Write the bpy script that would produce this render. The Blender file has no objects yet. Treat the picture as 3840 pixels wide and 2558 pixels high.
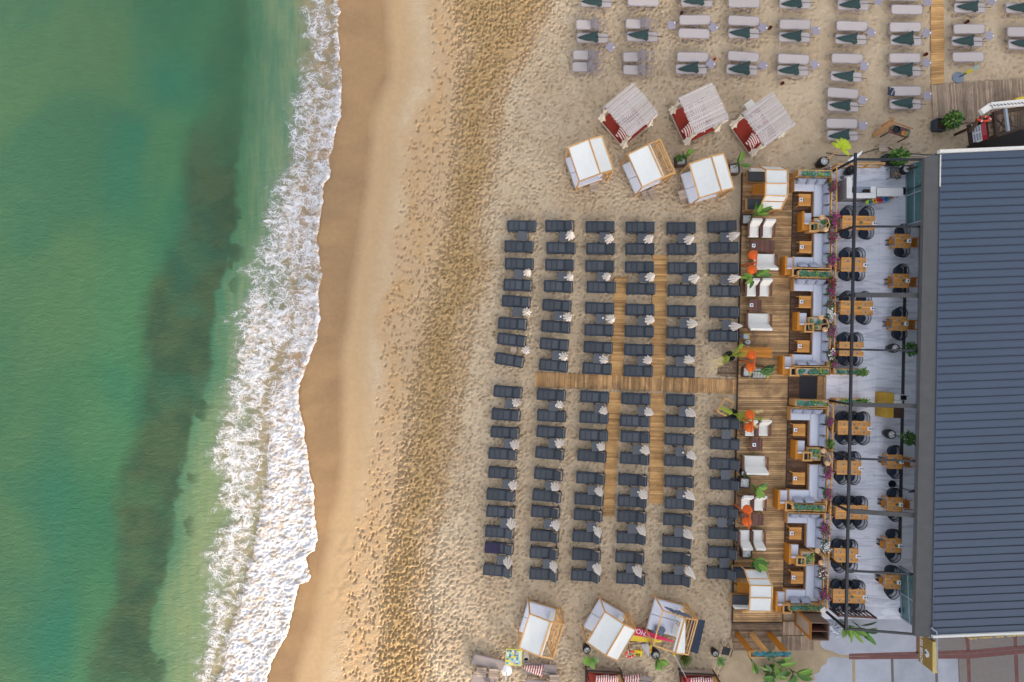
import bpy, math, random
import numpy as np
from mathutils import Vector, Matrix
random.seed(7); RNG = np.random.default_rng(11)
SC = bpy.context.scene
COL = SC.collection
R = math.radians
# ---------------------------------------------------------------- camera, sky, sun, exposure
H = 36.8            # drone height above the sand, metres
PPM = 58.0          # photo pixels per metre on the sand
CX, CY = 1920.0, 1279.0
cam_d = bpy.data.cameras.new("camera"); cam = bpy.data.objects.new("camera", cam_d); COL.objects.link(cam)
cam_d.sensor_width = 36.0; cam_d.lens = 36.0 * H * PPM / 3840.0
cam_d.clip_start = 0.5; cam_d.clip_end = 2000.0
cam.location = (0, 0, H); cam.rotation_euler = (0, 0, 0)
SC.camera = cam
SUN_EL = R(16.0); SUN_AZ = Vector((0.60, -0.80, 0)).normalized()
world = bpy.data.worlds.new("World"); SC.world = world; world.use_nodes = True
wn = world.node_tree.nodes; wl = world.node_tree.links; wn.clear()
sky = wn.new('ShaderNodeTexSky'); sky.sky_type = 'NISHITA'; sky.sun_disc = False
sky.sun_elevation = SUN_EL; sky.sun_rotation = math.atan2(SUN_AZ.x, SUN_AZ.y)
sky.air_density = 1.0; sky.dust_density = 3.0; sky.ozone_density = 1.0
hs = wn.new('ShaderNodeHueSaturation'); hs.inputs['Saturation'].default_value = 0.42
bg = wn.new('ShaderNodeBackground'); bg.inputs['Strength'].default_value = 0.15
wo = wn.new('ShaderNodeOutputWorld')
wl.new(sky.outputs[0], hs.inputs['Color']); wl.new(hs.outputs[0], bg.inputs[0]); wl.new(bg.outputs[0], wo.inputs[0])
sd = bpy.data.lights.new("sun", 'SUN'); sd.energy = 2.8; sd.angle = R(9.0); sd.color = (1.0, 0.83, 0.60)
sun = bpy.data.objects.new("sun", sd); COL.objects.link(sun)
_tosun = Vector((SUN_AZ.x*math.cos(SUN_EL), SUN_AZ.y*math.cos(SUN_EL), math.sin(SUN_EL)))
sun.rotation_euler = (-_tosun).to_track_quat('-Z', 'Y').to_euler(); sun.location = (60, -80, 40)
vs = SC.view_settings; vs.view_transform = 'Standard'; vs.look = 'None'; vs.exposure = 1.64; vs.gamma = 1.0
vs.use_curve_mapping = False
SC.cycles.max_bounces = 6; SC.cycles.transparent_max_bounces = 12
# ---------------------------------------------------------------- helpers
def P(px, py, z=0.0):
    k = (H - z) / H / PPM
    return Vector(((px - CX) * k, (CY - py) * k, z))
def L2(px, z=0.0):
    return px * (H - z) / H / PPM
ORD = ['first','second','third','fourth','fifth','sixth','seventh','eighth','ninth','tenth','eleventh','twelfth']
def lin(c):
    c = c / 255.0
    return c / 12.92 if c <= 0.04045 else ((c + 0.055) / 1.055) ** 2.4
def rgb(t): return (lin(t[0]), lin(t[1]), lin(t[2]), 1.0)
class MB:
    """collects faces and links them as ONE mesh object"""
    def __init__(s): s.v = []; s.f = []; s.m = []; s.r = []; s.cr = 0.5; s.cm = 0
    def add(s, vs, fs):
        b = len(s.v); s.v.extend([tuple(p) for p in vs])
        for f in fs: s.f.append([b + i for i in f]); s.m.append(s.cm); s.r.append(s.cr)
        return s
    def rr(s): s.cr = random.random(); return s
    def box(s, x0, y0, z0, x1, y1, z1):
        s.add([(x0,y0,z0),(x1,y0,z0),(x1,y1,z0),(x0,y1,z0),(x0,y0,z1),(x1,y0,z1),(x1,y1,z1),(x0,y1,z1)],
              [(3,2,1,0),(4,5,6,7),(0,1,5,4),(1,2,6,5),(2,3,7,6),(3,0,4,7)]); return s
    def rbox(s, x0, y0, z0, x1, y1, z1, r=0.03):
        v = []
        for (z, i) in ((z0, r*.6), (z0 + r*.7, 0), (z1 - r, 0), (z1 - r*.3, r*.35), (z1, r)):
            v += [(x0+i,y0+i,z),(x1-i,y0+i,z),(x1-i,y1-i,z),(x0+i,y1-i,z)]
        f = [(3,2,1,0),(16,17,18,19)]
        for k in range(4):
            for j in range(4): f.append((4*k+j, 4*k+(j+1)%4, 4*k+4+(j+1)%4, 4*k+4+j))
        s.add(v, f); return s
    def bar(s, p, q, w, h, up=(0,0,1)):
        p = Vector(p); q = Vector(q); d = (q - p)
        if d.length < 1e-6: return s
        d.normalize(); u = Vector(up)
        if abs(d.dot(u)) > 0.98: u = Vector((0, 1, 0))
        a = d.cross(u).normalized(); b = a.cross(d).normalized()
        a *= w / 2; b *= h / 2
        s.add([p-a-b, p+a-b, p+a+b, p-a+b, q-a-b, q+a-b, q+a+b, q-a+b],
              [(0,1,2,3),(7,6,5,4),(4,5,1,0),(5,6,2,1),(6,7,3,2),(7,4,0,3)]); return s
    def tube(s, pts, r, n=6, r1=None):
        pts = [Vector(p) for p in pts]; v = []; f = []; N = len(pts)
        for i, p in enumerate(pts):
            d = (pts[min(i+1, N-1)] - pts[max(i-1, 0)]).normalized()
            u = Vector((0,0,1)) if abs(d.z) < .95 else Vector((1,0,0))
            a = d.cross(u).normalized(); b = a.cross(d)
            rad = r if r1 is None else r + (r1 - r) * i / max(1, N-1)
            for k in range(n):
                t = 2*math.pi*k/n; v.append(p + a*math.cos(t)*rad + b*math.sin(t)*rad)
        for i in range(N-1):
            for k in range(n): f.append((i*n+k, i*n+(k+1)%n, (i+1)*n+(k+1)%n, (i+1)*n+k))
        f.append(tuple(range(n))[::-1]); f.append(tuple(range((N-1)*n, N*n)))
        s.add(v, f); return s
    def prism(s, poly, z0, z1):
        n = len(poly); v = [(p[0],p[1],z0) for p in poly] + [(p[0],p[1],z1) for p in poly]
        ar = sum(poly[i][0]*poly[(i+1)%n][1]-poly[(i+1)%n][0]*poly[i][1] for i in range(n))
        f = [tuple(range(n))[::-1], tuple(range(n, 2*n))] + [(i,(i+1)%n,n+(i+1)%n,n+i) for i in range(n)]
        if ar < 0: f = [t[::-1] for t in f]
        s.add(v, f); return s
    def lathe(s, prof, c=(0,0,0), n=16, cap=True):
        v = []; f = []; k = len(prof)
        for (r, z) in prof:
            for i in range(n):
                t = 2*math.pi*i/n; v.append((c[0]+r*math.cos(t), c[1]+r*math.sin(t), c[2]+z))
        for j in range(k-1):
            for i in range(n): f.append((j*n+i, j*n+(i+1)%n, (j+1)*n+(i+1)%n, (j+1)*n+i))
        if cap: f.append(tuple(range(n))[::-1]); f.append(tuple(range((k-1)*n, k*n)))
        s.add(v, f); return s
    def ball(s, c, r, n=10, sz=1.0):
        prof = [(max(1e-3, r*math.sin(math.pi*i/n)), -r*sz*math.cos(math.pi*i/n)) for i in range(n+1)]
        return s.lathe(prof, c, n+4)
    def sheet(s, g):
        """g: rows of points"""
        a = len(g); b = len(g[0]); v = [p for row in g for p in row]
        s.add(v, [(i*b+j, i*b+j+1, (i+1)*b+j+1, (i+1)*b+j) for i in range(a-1) for j in range(b-1)]); return s
    def slab(s, g, t):
        """closed sheet of thickness t (downwards)"""
        a = len(g); b = len(g[0]); g2 = [[Vector(p) - Vector((0,0,t)) for p in row] for row in g]
        v = [p for row in g for p in row] + [p for row in g2 for p in row]; n = a*b
        f = []
        for i in range(a-1):
            for j in range(b-1):
                q = (i*b+j, i*b+j+1, (i+1)*b+j+1, (i+1)*b+j); f.append(q); f.append(tuple(n+x for x in q[::-1]))
        for j in range(b-1):
            f.append((j, n+j, n+j+1, j+1)); k = (a-1)*b; f.append((k+j+1, n+k+j+1, n+k+j, k+j))
        for i in range(a-1):
            f.append(((i+1)*b, n+(i+1)*b, n+i*b, i*b)); e = b-1; f.append((i*b+e, n+i*b+e, n+(i+1)*b+e, (i+1)*b+e))
        s.add(v, f); return s
    def pillow(s, c, sx, sy, t, rot=0.0, tilt=0.0, axis='x', n=7):
        """soft cushion; tilt leans it up about the local axis"""
        v = []; f = []
        M_ = Matrix.Rotation(rot, 3, 'Z') @ Matrix.Rotation(tilt, 3, 'X' if axis == 'x' else 'Y')
        def h(u, w): return t/2 * (max(0.0, (1-u**4)*(1-w**4)))**0.5
        for sgn in (1, -1):
            for i in range(n):
                for j in range(n):
                    u = -1+2*i/(n-1); w = -1+2*j/(n-1)
                    pin = 1 - 0.06*(1-abs(u))*0 - 0.05*(1-u*u)*0
                    x = u*sx/2*(1-.05*(1-w*w)*0+0); y = w*sy/2
                    x *= 0.95 + 0.05*w*w; y *= 0.95 + 0.05*u*u
                    v.append(Vector(c) + M_ @ Vector((x*pin, y, sgn*h(u, w))))
        o = n*n
        for i in range(n-1):
            for j in range(n-1):
                q = (i*n+j, (i+1)*n+j, (i+1)*n+j+1, i*n+j+1); f.append(q); f.append(tuple(o+k for k in q[::-1]))
        s.add(v, f); return s
    def build(s, name, mats, parent=None, smooth=False, loc=None, rz=0.0):
        me = bpy.data.meshes.new(name); me.from_pydata(s.v, [], s.f)
        if not isinstance(mats, (list, tuple)): mats = [mats]
        for m in mats: me.materials.append(m)
        me.polygons.foreach_set('material_index', s.m)
        at = me.attributes.new('rnd', 'FLOAT', 'FACE'); at.data.foreach_set('value', s.r)
        if smooth: me.polygons.foreach_set('use_smooth', [True]*len(s.f))
        me.update()
        o = bpy.data.objects.new(name, me); COL.objects.link(o)
        if parent is not None: o.parent = parent
        if loc is not None: o.location = loc
        o.rotation_euler[2] = rz
        return o
def tag(o, label=None, cat=None, group=None, kind=None):
    if label: o['label'] = label
    if cat: o['category'] = cat
    if group: o['group'] = group
    if kind: o['kind'] = kind
    return o
def thing(name, label, cat, loc=(0,0,0), rz=0.0, group=None):
    o = bpy.data.objects.new(name, None); COL.objects.link(o); o.empty_display_size = 0.2
    o.location = loc; o.rotation_euler[2] = rz
    return tag(o, label, cat, group)
def dup(root, loc, rz=0.0, label=None, group=None):
    r = root.copy(); COL.objects.link(r); r.location = loc; r.rotation_euler[2] = rz
    if label: r['label'] = label
    if group: r['group'] = group
    for ch in list(root.children):
        c = ch.copy(); COL.objects.link(c); c.parent = r
        for g in list(ch.children):
            d = g.copy(); COL.objects.link(d); d.parent = c
    return r
class Proto:
    """first use moves the built thing itself, later uses copy it"""
    def __init__(s, root): s.root = root; s.used = False
    def put(s, loc, rz, label, group=None):
        if not s.used:
            s.used = True; r = s.root; r.location = loc; r.rotation_euler[2] = rz; r['label'] = label
            if group: r['group'] = group
            return r
        return dup(s.root, loc, rz, label, group)
# ---------------------------------------------------------------- materials
def nd(nt, t, **kw):
    n = nt.nodes.new(t)
    for k, v in kw.items(): setattr(n, k, v)
    return n
def newmat(name):
    m = bpy.data.materials.new(name); m.use_nodes = True; nt = m.node_tree
    b = nt.nodes['Principled BSDF']; return m, nt, b
def noise(nt, vec, scale, detail=4, rough=.55, dist=0.0):
    n = nd(nt, 'ShaderNodeTexNoise'); n.inputs['Scale'].default_value = scale; n.inputs['Detail'].default_value = detail
    n.inputs['Roughness'].default_value = rough; n.inputs['Distortion'].default_value = dist
    if vec is not None: nt.links.new(vec, n.inputs['Vector'])
    return n.outputs[0]
def mth(nt, op, a, b=None, c=None, clamp=False):
    n = nd(nt, 'ShaderNodeMath', operation=op); n.use_clamp = clamp
    for i, x in enumerate((a, b, c)):
        if x is None: continue
        if isinstance(x, (int, float)): n.inputs[i].default_value = x
        else: nt.links.new(x, n.inputs[i])
    return n.outputs[0]
def sstep(nt, x, lo, hi, o0=0.0, o1=1.0):
    n = nd(nt, 'ShaderNodeMapRange', interpolation_type='SMOOTHSTEP')
    nt.links.new(x, n.inputs[0])
    for i, v in ((1, lo), (2, hi), (3, o0), (4, o1)): n.inputs[i].default_value = v
    return n.outputs[0]
def mixc(nt, fac, a, b, blend='MIX'):
    n = nd(nt, 'ShaderNodeMix', data_type='RGBA', blend_type=blend)
    for i, x in ((0, fac), (6, a), (7, b)):
        if isinstance(x, (int, float)): n.inputs[i].default_value = x
        elif isinstance(x, tuple): n.inputs[i].default_value = x
        else: nt.links.new(x, n.inputs[i])
    return n.outputs[2]
def attr(nt, name):
    n = nd(nt, 'ShaderNodeAttribute'); n.attribute_name = name; return n.outputs['Fac']
def objco(nt, scale=(1,1,1), kind='Object'):
    tc = nd(nt, 'ShaderNodeTexCoord'); mp = nd(nt, 'ShaderNodeMapping'); mp.inputs['Scale'].default_value = scale
    nt.links.new(tc.outputs[kind], mp.inputs[0]); return mp.outputs[0]
def bump(nt, b, h, strength, dist=0.02):
    n = nd(nt, 'ShaderNodeBump'); n.inputs['Strength'].default_value = strength; n.inputs['Distance'].default_value = dist
    nt.links.new(h, n.inputs['Height']); nt.links.new(n.outputs[0], b.inputs['Normal'])
def M(name, c, rough=.6, var=.18, scale=9.0, spec=.3, rnd=0.0, bmp=0.0, metal=0.0, stretch=(1,1,1), world_=False, orand=0.06):
    m, nt, b = newmat(name); base = rgb(c)
    co = objco(nt, stretch)
    if world_:
        g = nd(nt, 'ShaderNodeNewGeometry'); mp = nd(nt, 'ShaderNodeMapping'); mp.inputs['Scale'].default_value = stretch
        nt.links.new(g.outputs['Position'], mp.inputs[0]); co = mp.outputs[0]
    nz = noise(nt, co, scale, 5, .6)
    f = mth(nt, 'MULTIPLY_ADD', nz, 2*var, 1 - var)
    if rnd: f = mth(nt, 'MULTIPLY', f, mth(nt, 'MULTIPLY_ADD', attr(nt, 'rnd'), 2*rnd, 1 - rnd))
    if orand:
        oi = nd(nt, 'ShaderNodeObjectInfo'); f = mth(nt, 'MULTIPLY', f, mth(nt, 'MULTIPLY_ADD', oi.outputs['Random'], 2*orand, 1 - orand))
    v = nd(nt, 'ShaderNodeVectorMath', operation='SCALE'); v.inputs[0].default_value = base[:3]; nt.links.new(f, v.inputs['Scale'])
    nt.links.new(v.outputs[0], b.inputs['Base Color'])
    b.inputs['Roughness'].default_value = rough; b.inputs['Specular IOR Level'].default_value = spec; b.inputs['Metallic'].default_value = metal
    if bmp: bump(nt, b, nz, bmp, 0.01)
    return m
def WOOD(name, light, dark, along='x', rough=.6, rnd=.22, stain=0.0, stainc=(70,55,42), world_=True):
    m, nt, b = newmat(name)
    st = (1.2, 16, 16) if along == 'x' else (16, 1.2, 16) if along == 'y' else (16, 16, 1.2)
    if world_:
        g = nd(nt, 'ShaderNodeNewGeometry'); mp = nd(nt, 'ShaderNodeMapping'); mp.inputs['Scale'].default_value = st
        nt.links.new(g.outputs['Position'], mp.inputs[0]); co = mp.outputs[0]; wco = g.outputs['Position']
    else:
        co = objco(nt, st); wco = objco(nt)
    nz = noise(nt, co, 1.0, 6, .65)
    r = attr(nt, 'rnd')
    f = mth(nt, 'ADD', sstep(nt, nz, .3, .72, 0, .65), mth(nt, 'MULTIPLY', r, .35))
    c = mixc(nt, f, rgb(dark), rgb(light))
    k = mth(nt, 'MULTIPLY_ADD', r, 2*rnd, 1 - rnd)
    vv = nd(nt, 'ShaderNodeVectorMath', operation='SCALE'); nt.links.new(c, vv.inputs[0]); nt.links.new(k, vv.inputs['Scale'])
    c = vv.outputs[0]
    if stain:
        sn = noise(nt, wco, .55, 6, .7, .6); c = mixc(nt, mth(nt, 'MULTIPLY', sstep(nt, sn, .44, .66), stain), c, rgb(stainc))
        sn2 = noise(nt, co, .9, 5, .7); c = mixc(nt, mth(nt, 'MULTIPLY', sstep(nt, sn2, .56, .72), stain*.8), c, rgb(stainc))
    nt.links.new(c, b.inputs['Base Color']); b.inputs['Roughness'].default_value = rough; b.inputs['Specular IOR Level'].default_value = .25
    bump(nt, b, nz, .3, .006)
    return m
# ---------------------------------------------------------------- coast lines read off the photograph (px, py)
SH = [(-400,1262),(0,1268),(55,1272),(110,1270),(166,1270),(230,1272),(309,1279),(350,1283),(386,1280),(430,1276),(458,1264),(508,1249),(560,1243),(580,1237),(640,1236),(663,1234),(690,1220),(701,1212),(740,1212),(773,1209),(856,1194),
      (905,1184),(930,1192),(962,1198),(1000,1196),(1043,1206),(1075,1200),(1098,1195),(1150,1194),(1203,1197),(1240,1190),(1275,1184),(1300,1172),(1325,1160),(1380,1148),(1402,1140),(1435,1124),(1540,1121),(1595,1140),(1667,1143),(1700,1151),
      (1755,1155),(1827,1176),(1882,1179),(1920,1176),(1965,1182),(2020,1186),(2064,1183),(2078,1160),(2090,1147),(2130,1155),(2158,1166),(2180,1150),(2191,1119),(2252,1109),(2318,1088),(2387,1074),(2429,1044),(2490,1016),(2558,994),(2900,880)]
FL = [(-400,1150),(0,1140),(250,1130),(400,1105),(540,1085),(650,1045),(760,1010),(850,985),(960,955),(988,944),(1100,905),(1181,880),(1264,850),(1402,868),(1568,817),(1650,795),(1755,815),(1920,826),(2086,784),(2197,773),(2307,767),(2473,740),(2558,745),(2900,640)]
FD = [(-400,1235),(0,1235),(100,1238),(215,1238),(370,1215),(430,1190),(520,1170),(600,1160),(800,1135),(1000,1120),(1250,1085),(1450,1010),(1600,985),(1760,994),(1930,966),(2170,905),(2330,861),(2500,817),(2900,700)]
WB_L = [(-400,870),(0,850),(100,812),(170,800),(300,775),(420,785),(480,720),(600,700),(700,696),(850,680),(950,640),(1090,574),(1210,563),(1300,544),(1400,525),(1500,510),(1650,491),(1700,480),(1866,440),(2004,425),(2142,431),(2252,425),(2363,375),(2473,359),(2558,364),(2900,340)]
WB_R = [(-400,925),(0,915),(170,935),(300,915),(420,915),(480,898),(600,884),(700,888),(850,880),(950,861),(1090,828),(1210,817),(1300,805),(1400,795),(1500,765),(1540,728),(1650,715),(1700,700),(1866,668),(2004,668),(2142,624),(2252,591),(2363,565),(2473,588),(2558,563),(2900,500)]
WET = [(-400,1460),(0,1465),(100,1475),(200,1482),(300,1478),(350,1455),(450,1420),(600,1417),(660,1408),(750,1395),(850,1380),(1000,1350),(1142,1330),(1305,1305),(1470,1312),(1630,1305),(1794,1290),(1957,1262),(2120,1232),(2283,1207),(2447,1168),(2558,1140),(2900,1060)]
FPR = [(-400,1610),(0,1600),(200,1605),(400,1560),(600,1500),(800,1480),(1000,1455),(1200,1430),(1500,1400),(1700,1380),(2000,1315),(2200,1290),(2558,1270),(2900,1240)]
CH_L = [(-400,1740),(0,1715),(200,1730),(400,1712),(600,1700),(800,1690),(1000,1645),(1200,1610),(1400,1560),(1600,1530),(1800,1500),(2000,1475),(2300,1445),(2558,1425),(2900,1390)]
CH_R = [(-400,2200),(0,2070),(100,2000),(200,1955),(400,1865),(600,1850),(800,1840),(1000,1800),(1200,1770),(1400,1735),(1600,1700),(1800,1650),(2000,1618),(2300,1605),(2558,1600),(2900,1590)]
def pl(t, y):
    a = np.array(t, float); return np.interp(y, a[:,0], a[:,1])
_T = RNG.random((8, 256, 256))
def vn(x, y, s, k=0):
    x = x*s + 37.3*k; y = y*s + 11.7*k
    xi = np.floor(x).astype(int); yi = np.floor(y).astype(int); fx = x-xi; fy = y-yi
    fx = fx*fx*(3-2*fx); fy = fy*fy*(3-2*fy); T = _T[k % 8]
    a = T[xi & 255, yi & 255]; b = T[(xi+1) & 255, yi & 255]; c = T[xi & 255, (yi+1) & 255]; d = T[(xi+1) & 255, (yi+1) & 255]
    return (a*(1-fx)+b*fx)*(1-fy) + (c*(1-fx)+d*fx)*fy
def fbm(x, y, s, k=0, o=4, g=.5):
    t = 0; a = 1; n = 0
    for i in range(o): t = t + a*vn(x, y, s*2**i, k+i); n += a; a *= g
    return t/n
def ss(x, a, b):
    t = np.clip((x-a)/(b-a), 0, 1); return t*t*(3-2*t)
def shore(py): return pl(SH, py) + 5*(vn(py*0, py, .045, 3)-.5)*2 + 3*(vn(py*0, py, .12, 5)-.5)*2
_yy = np.arange(-400, 2901, 10.0); _sm = np.convolve(np.pad(pl(SH, _yy), 20, mode='edge'), np.ones(41)/41, 'valid')
def shore_s(py): return np.interp(py, _yy, _sm)
WZ = -0.80
def gz(d): return np.interp(d, [-9000,-1400,-600,-300,-60,0,120,250,420,600,9000], [-9,-3.4,-2.3,-1.6,-0.97,-0.82,-0.58,-0.34,-0.1,0,0])
def mesh_grid(name, X, Y, Z, attrs, mat, smooth=True):
    ny, nx = X.shape; co = np.stack([X, Y, Z], -1).reshape(-1, 3)
    me = bpy.data.meshes.new(name); me.vertices.add(nx*ny); me.vertices.foreach_set('co', co.astype(np.float32).ravel())
    i = np.arange(nx*ny).reshape(ny, nx); q = np.stack([i[:-1,:-1], i[:-1,1:], i[1:,1:], i[1:,:-1]], -1).reshape(-1, 4)
    n = len(q); me.loops.add(4*n); me.polygons.add(n)
    me.loops.foreach_set('vertex_index', q.ravel().astype(np.int32)); me.polygons.foreach_set('loop_start', (np.arange(n)*4).astype(np.int32))
    me.update(calc_edges=True)
    if smooth: me.polygons.foreach_set('use_smooth', np.ones(n, bool))
    for k, a in attrs.items():
        at = me.attributes.new(k, 'FLOAT', 'POINT'); at.data.foreach_set('value', np.ascontiguousarray(a, np.float32).ravel())
    me.materials.append(mat); me.update()
    o = bpy.data.objects.new(name, me); COL.objects.link(o); return o
# ---- sand
STEP = 0.055
xs = np.concatenate([[-320,-120,-60,-40,-30,-24,-20], np.arange(-17.5, 15.2, STEP), np.arange(15.2, 34.6, .075), [35.5,38,45,60,100,200,420]])
ys = np.concatenate([[-420,-180,-90,-50,-34,-28,-25.5], np.arange(-23.6, 23.7, STEP), [25.5,28,34,50,90,180,420]])
X, Y = np.meshgrid(xs, ys); Z = np.zeros_like(X)
for _ in range(3):
    k = PPM*H/(H-Z); PX = CX+X*k; PY = CY-Y*k; D = PX - shore_s(PY); Z = gz(D)
warp = (fbm(X, Y, .28, 1, 5, .6)-.5)
PXw = PX + 150*warp + 40*(fbm(X, Y, 1.6, 4)-.5)
wet = 1 - ss(PX + 40*(fbm(X, Y, .3, 2)-.5), pl(WET, PY)-48, pl(WET, PY)+14)
wet2 = 1 - ss(PX + 20*(fbm(X, Y, .4, 6)-.5), pl(WET, PY)+30, pl(WET, PY)+130)
fpm = ss(PXw, pl(FPR, PY)-45, pl(FPR, PY)+40)
chl = pl(CH_L, PY); chr_ = pl(CH_R, PY)
churn = ss(PXw, chl-110, chl+60)*(1-ss(PXw, chr_-70, chr_+60))
dry = ss(PXw, chr_-15, chr_+40)
# relief: ripples of trampled sand plus real footprints
calm = 1-.15*ss(PX, chr_+60, chr_+330)
rel = fpm*calm*((fbm(X, Y, 1.1, 3)-.5)*.05 + (fbm(X, Y, 3.2, 5, 3)-.5)*.045)
st = np.zeros_like(X)
def stamp(cx, cy, ang, L, Wd, dep, rim):
    i0 = np.searchsorted(ys, cy-.42); i1 = np.searchsorted(ys, cy+.42); j0 = np.searchsorted(xs, cx-.42); j1 = np.searchsorted(xs, cx+.42)
    if i1-i0 < 3 or j1-j0 < 3: return
    dx = X[i0:i1, j0:j1]-cx; dy = Y[i0:i1, j0:j1]-cy; c = math.cos(ang); s = math.sin(ang)
    u = (dx*c+dy*s)/L; v = (-dx*s+dy*c)/Wd; r2 = u*u+v*v
    st[i0:i1, j0:j1] += -dep*np.exp(-r2*r2*1.2) + rim*np.exp(-((np.sqrt(r2)-1.45)/.35)**2)
def scatter(n, px0, px1, ok, fn):
    for _ in range(n):
        x = RNG.uniform((px0-CX)/PPM, (px1-CX)/PPM); y = RNG.uniform(-23.4, 23.4)
        py = CY-y*PPM; px = CX+x*PPM
        if ok(px, py): fn(x, y)
# prints in the firm damp sand, each a clear pit
scatter(8000, 1240, 1800, lambda a, b: float(pl(FPR, b))+5 < a < float(pl(CH_L, b))+30 and RNG.random() < .25+.75*(a-float(pl(FPR, b)))/260,
        lambda x, y: stamp(x, y, RNG.normal(math.pi/2+.1, .5), RNG.uniform(.11,.145), .062, RNG.uniform(.05, .10), .008))
# churned belt
scatter(26000, 1400, 2150, lambda a, b: float(pl(CH_L, b))-20 < a < float(pl(CH_R, b))+20,
        lambda x, y: stamp(x, y, RNG.normal(math.pi/2, .9), RNG.uniform(.085, .15), RNG.uniform(.055, .085), RNG.uniform(.03, .10), .012))
# soft dry sand
scatter(30000, 1560, 2790, lambda a, b: a > float(pl(CH_R, b)),
        lambda x, y: stamp(x, y, RNG.uniform(0, math.pi), RNG.uniform(.08, .15), RNG.uniform(.06, .095), RNG.uniform(.03, .07), .014))
scatter(6500, 2790, 3840, lambda a, b: b < 640,
        lambda x, y: stamp(x, y, RNG.uniform(0, math.pi), RNG.uniform(.10, .19), RNG.uniform(.07, .12), RNG.uniform(.03, .075), .016))
st = np.clip(st, -.13, .06)
fade = ss(np.abs(Y), 23.5, 23.0)*(X < 34.5)
under = (PX > 2745)*(PY > 640)*(PY < 2420)
Zs = Z + (rel + st*calm*np.maximum(fpm, .9*(fpm > .02)))*fade*(1-under) - under*.03
Zs += wet2*(1-fpm)*(fbm(X, Y*.3, .6, 7)-.5)*.015
m_sand, nt, b = newmat("beach_sand")
g = nd(nt, 'ShaderNodeNewGeometry'); pos = g.outputs['Position']
n1 = noise(nt, pos, .35, 6, .6, .4); n2 = noise(nt, pos, 3.5, 6, .65); n3 = noise(nt, pos, 45, 3, .7)
DRY = rgb((192,170,142)); DRY2 = rgb((183,159,130)); CHU = rgb((174,144,102)); CHU2 = rgb((160,130,90)); WT = rgb((144,114,82)); WT2 = rgb((160,127,90)); DMP = rgb((182,149,110))
c = mixc(nt, sstep(nt, n1, .35, .65), DRY, DRY2)
c = mixc(nt, attr(nt, 'churn'), c, mixc(nt, sstep(nt, n2, .4, .65), CHU, CHU2))
c = mixc(nt, attr(nt, 'firm'), c, mixc(nt, sstep(nt, n1, .4, .6), DMP, rgb((182,152,118))))
mpw = nd(nt, 'ShaderNodeMapping'); mpw.inputs['Scale'].default_value = (.16, .45, 1); nt.links.new(pos, mpw.inputs[0])
nw = noise(nt, mpw.outputs[0], 1.0, 5, .6, .5)
c = mixc(nt, attr(nt, 'wet2'), c, rgb((178,148,112)))
c = mixc(nt, attr(nt, 'wet'), c, mixc(nt, sstep(nt, nw, .3, .7), WT, WT2))
sc_ = nd(nt, 'ShaderNodeVectorMath', operation='SCALE'); nt.links.new(c, sc_.inputs[0])
nt.links.new(mth(nt, 'MULTIPLY', mth(nt, 'MULTIPLY_ADD', n2, .34, .83), mth(nt, 'MULTIPLY_ADD', n3, .3, .85)), sc_.inputs['Scale'])
mps = nd(nt, 'ShaderNodeMapping'); mps.inputs['Scale'].default_value = (16, 30, 1); nt.links.new(pos, mps.inputs[0])
wet_glint = mth(nt, 'MULTIPLY', sstep(nt, noise(nt, mps.outputs[0], 1.0, 2, .8), .66, .74), mth(nt, 'MULTIPLY', attr(nt, 'wet'), sstep(nt, noise(nt, mpw.outputs[0], 2.2, 3, .6), .45, .62)))  # sparkle of the wet sand, painted into its colour as pale flecks
sp = noise(nt, pos, 26, 2, .8)   # bits of shell and dried weed
dk = mth(nt, 'MULTIPLY', sstep(nt, sp, .72, .78), mth(nt, 'SUBTRACT', 1.0, attr(nt, 'wet2')))
c = mixc(nt, mth(nt, 'MULTIPLY', dk, .45), sc_.outputs[0], rgb((96,78,58)))
c = mixc(nt, mth(nt, 'MULTIPLY', wet_glint, .55), c, rgb((226,212,194)))
nt.links.new(c, b.inputs['Base Color'])
nt.links.new(sstep(nt, attr(nt, 'wet'), 0, 1, .95, .26), b.inputs['Roughness'])
b.inputs['Specular IOR Level'].default_value = .3
hh = mth(nt, 'ADD', mth(nt, 'MULTIPLY', n3, .008), mth(nt, 'MULTIPLY', noise(nt, pos, 9, 4, .6), .05))
bm = nd(nt, 'ShaderNodeBump'); bm.inputs['Distance'].default_value = 1.0; nt.links.new(hh, bm.inputs['Height'])
nt.links.new(sstep(nt, attr(nt, 'wet2'), 0, 1, .8, .12), bm.inputs['Strength']); nt.links.new(bm.outputs[0], b.inputs['Normal'])
firm = fpm*(1-churn)*(1-dry)
tag(mesh_grid("beach_sand", X, Y, Zs, dict(wet=wet, wet2=wet2, churn=churn*fpm, firm=firm), m_sand), kind='structure')
del X, Y, Z, PX, PY, D, Zs, st, rel, PXw, warp, wet, wet2, fpm, churn, dry, firm
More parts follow.
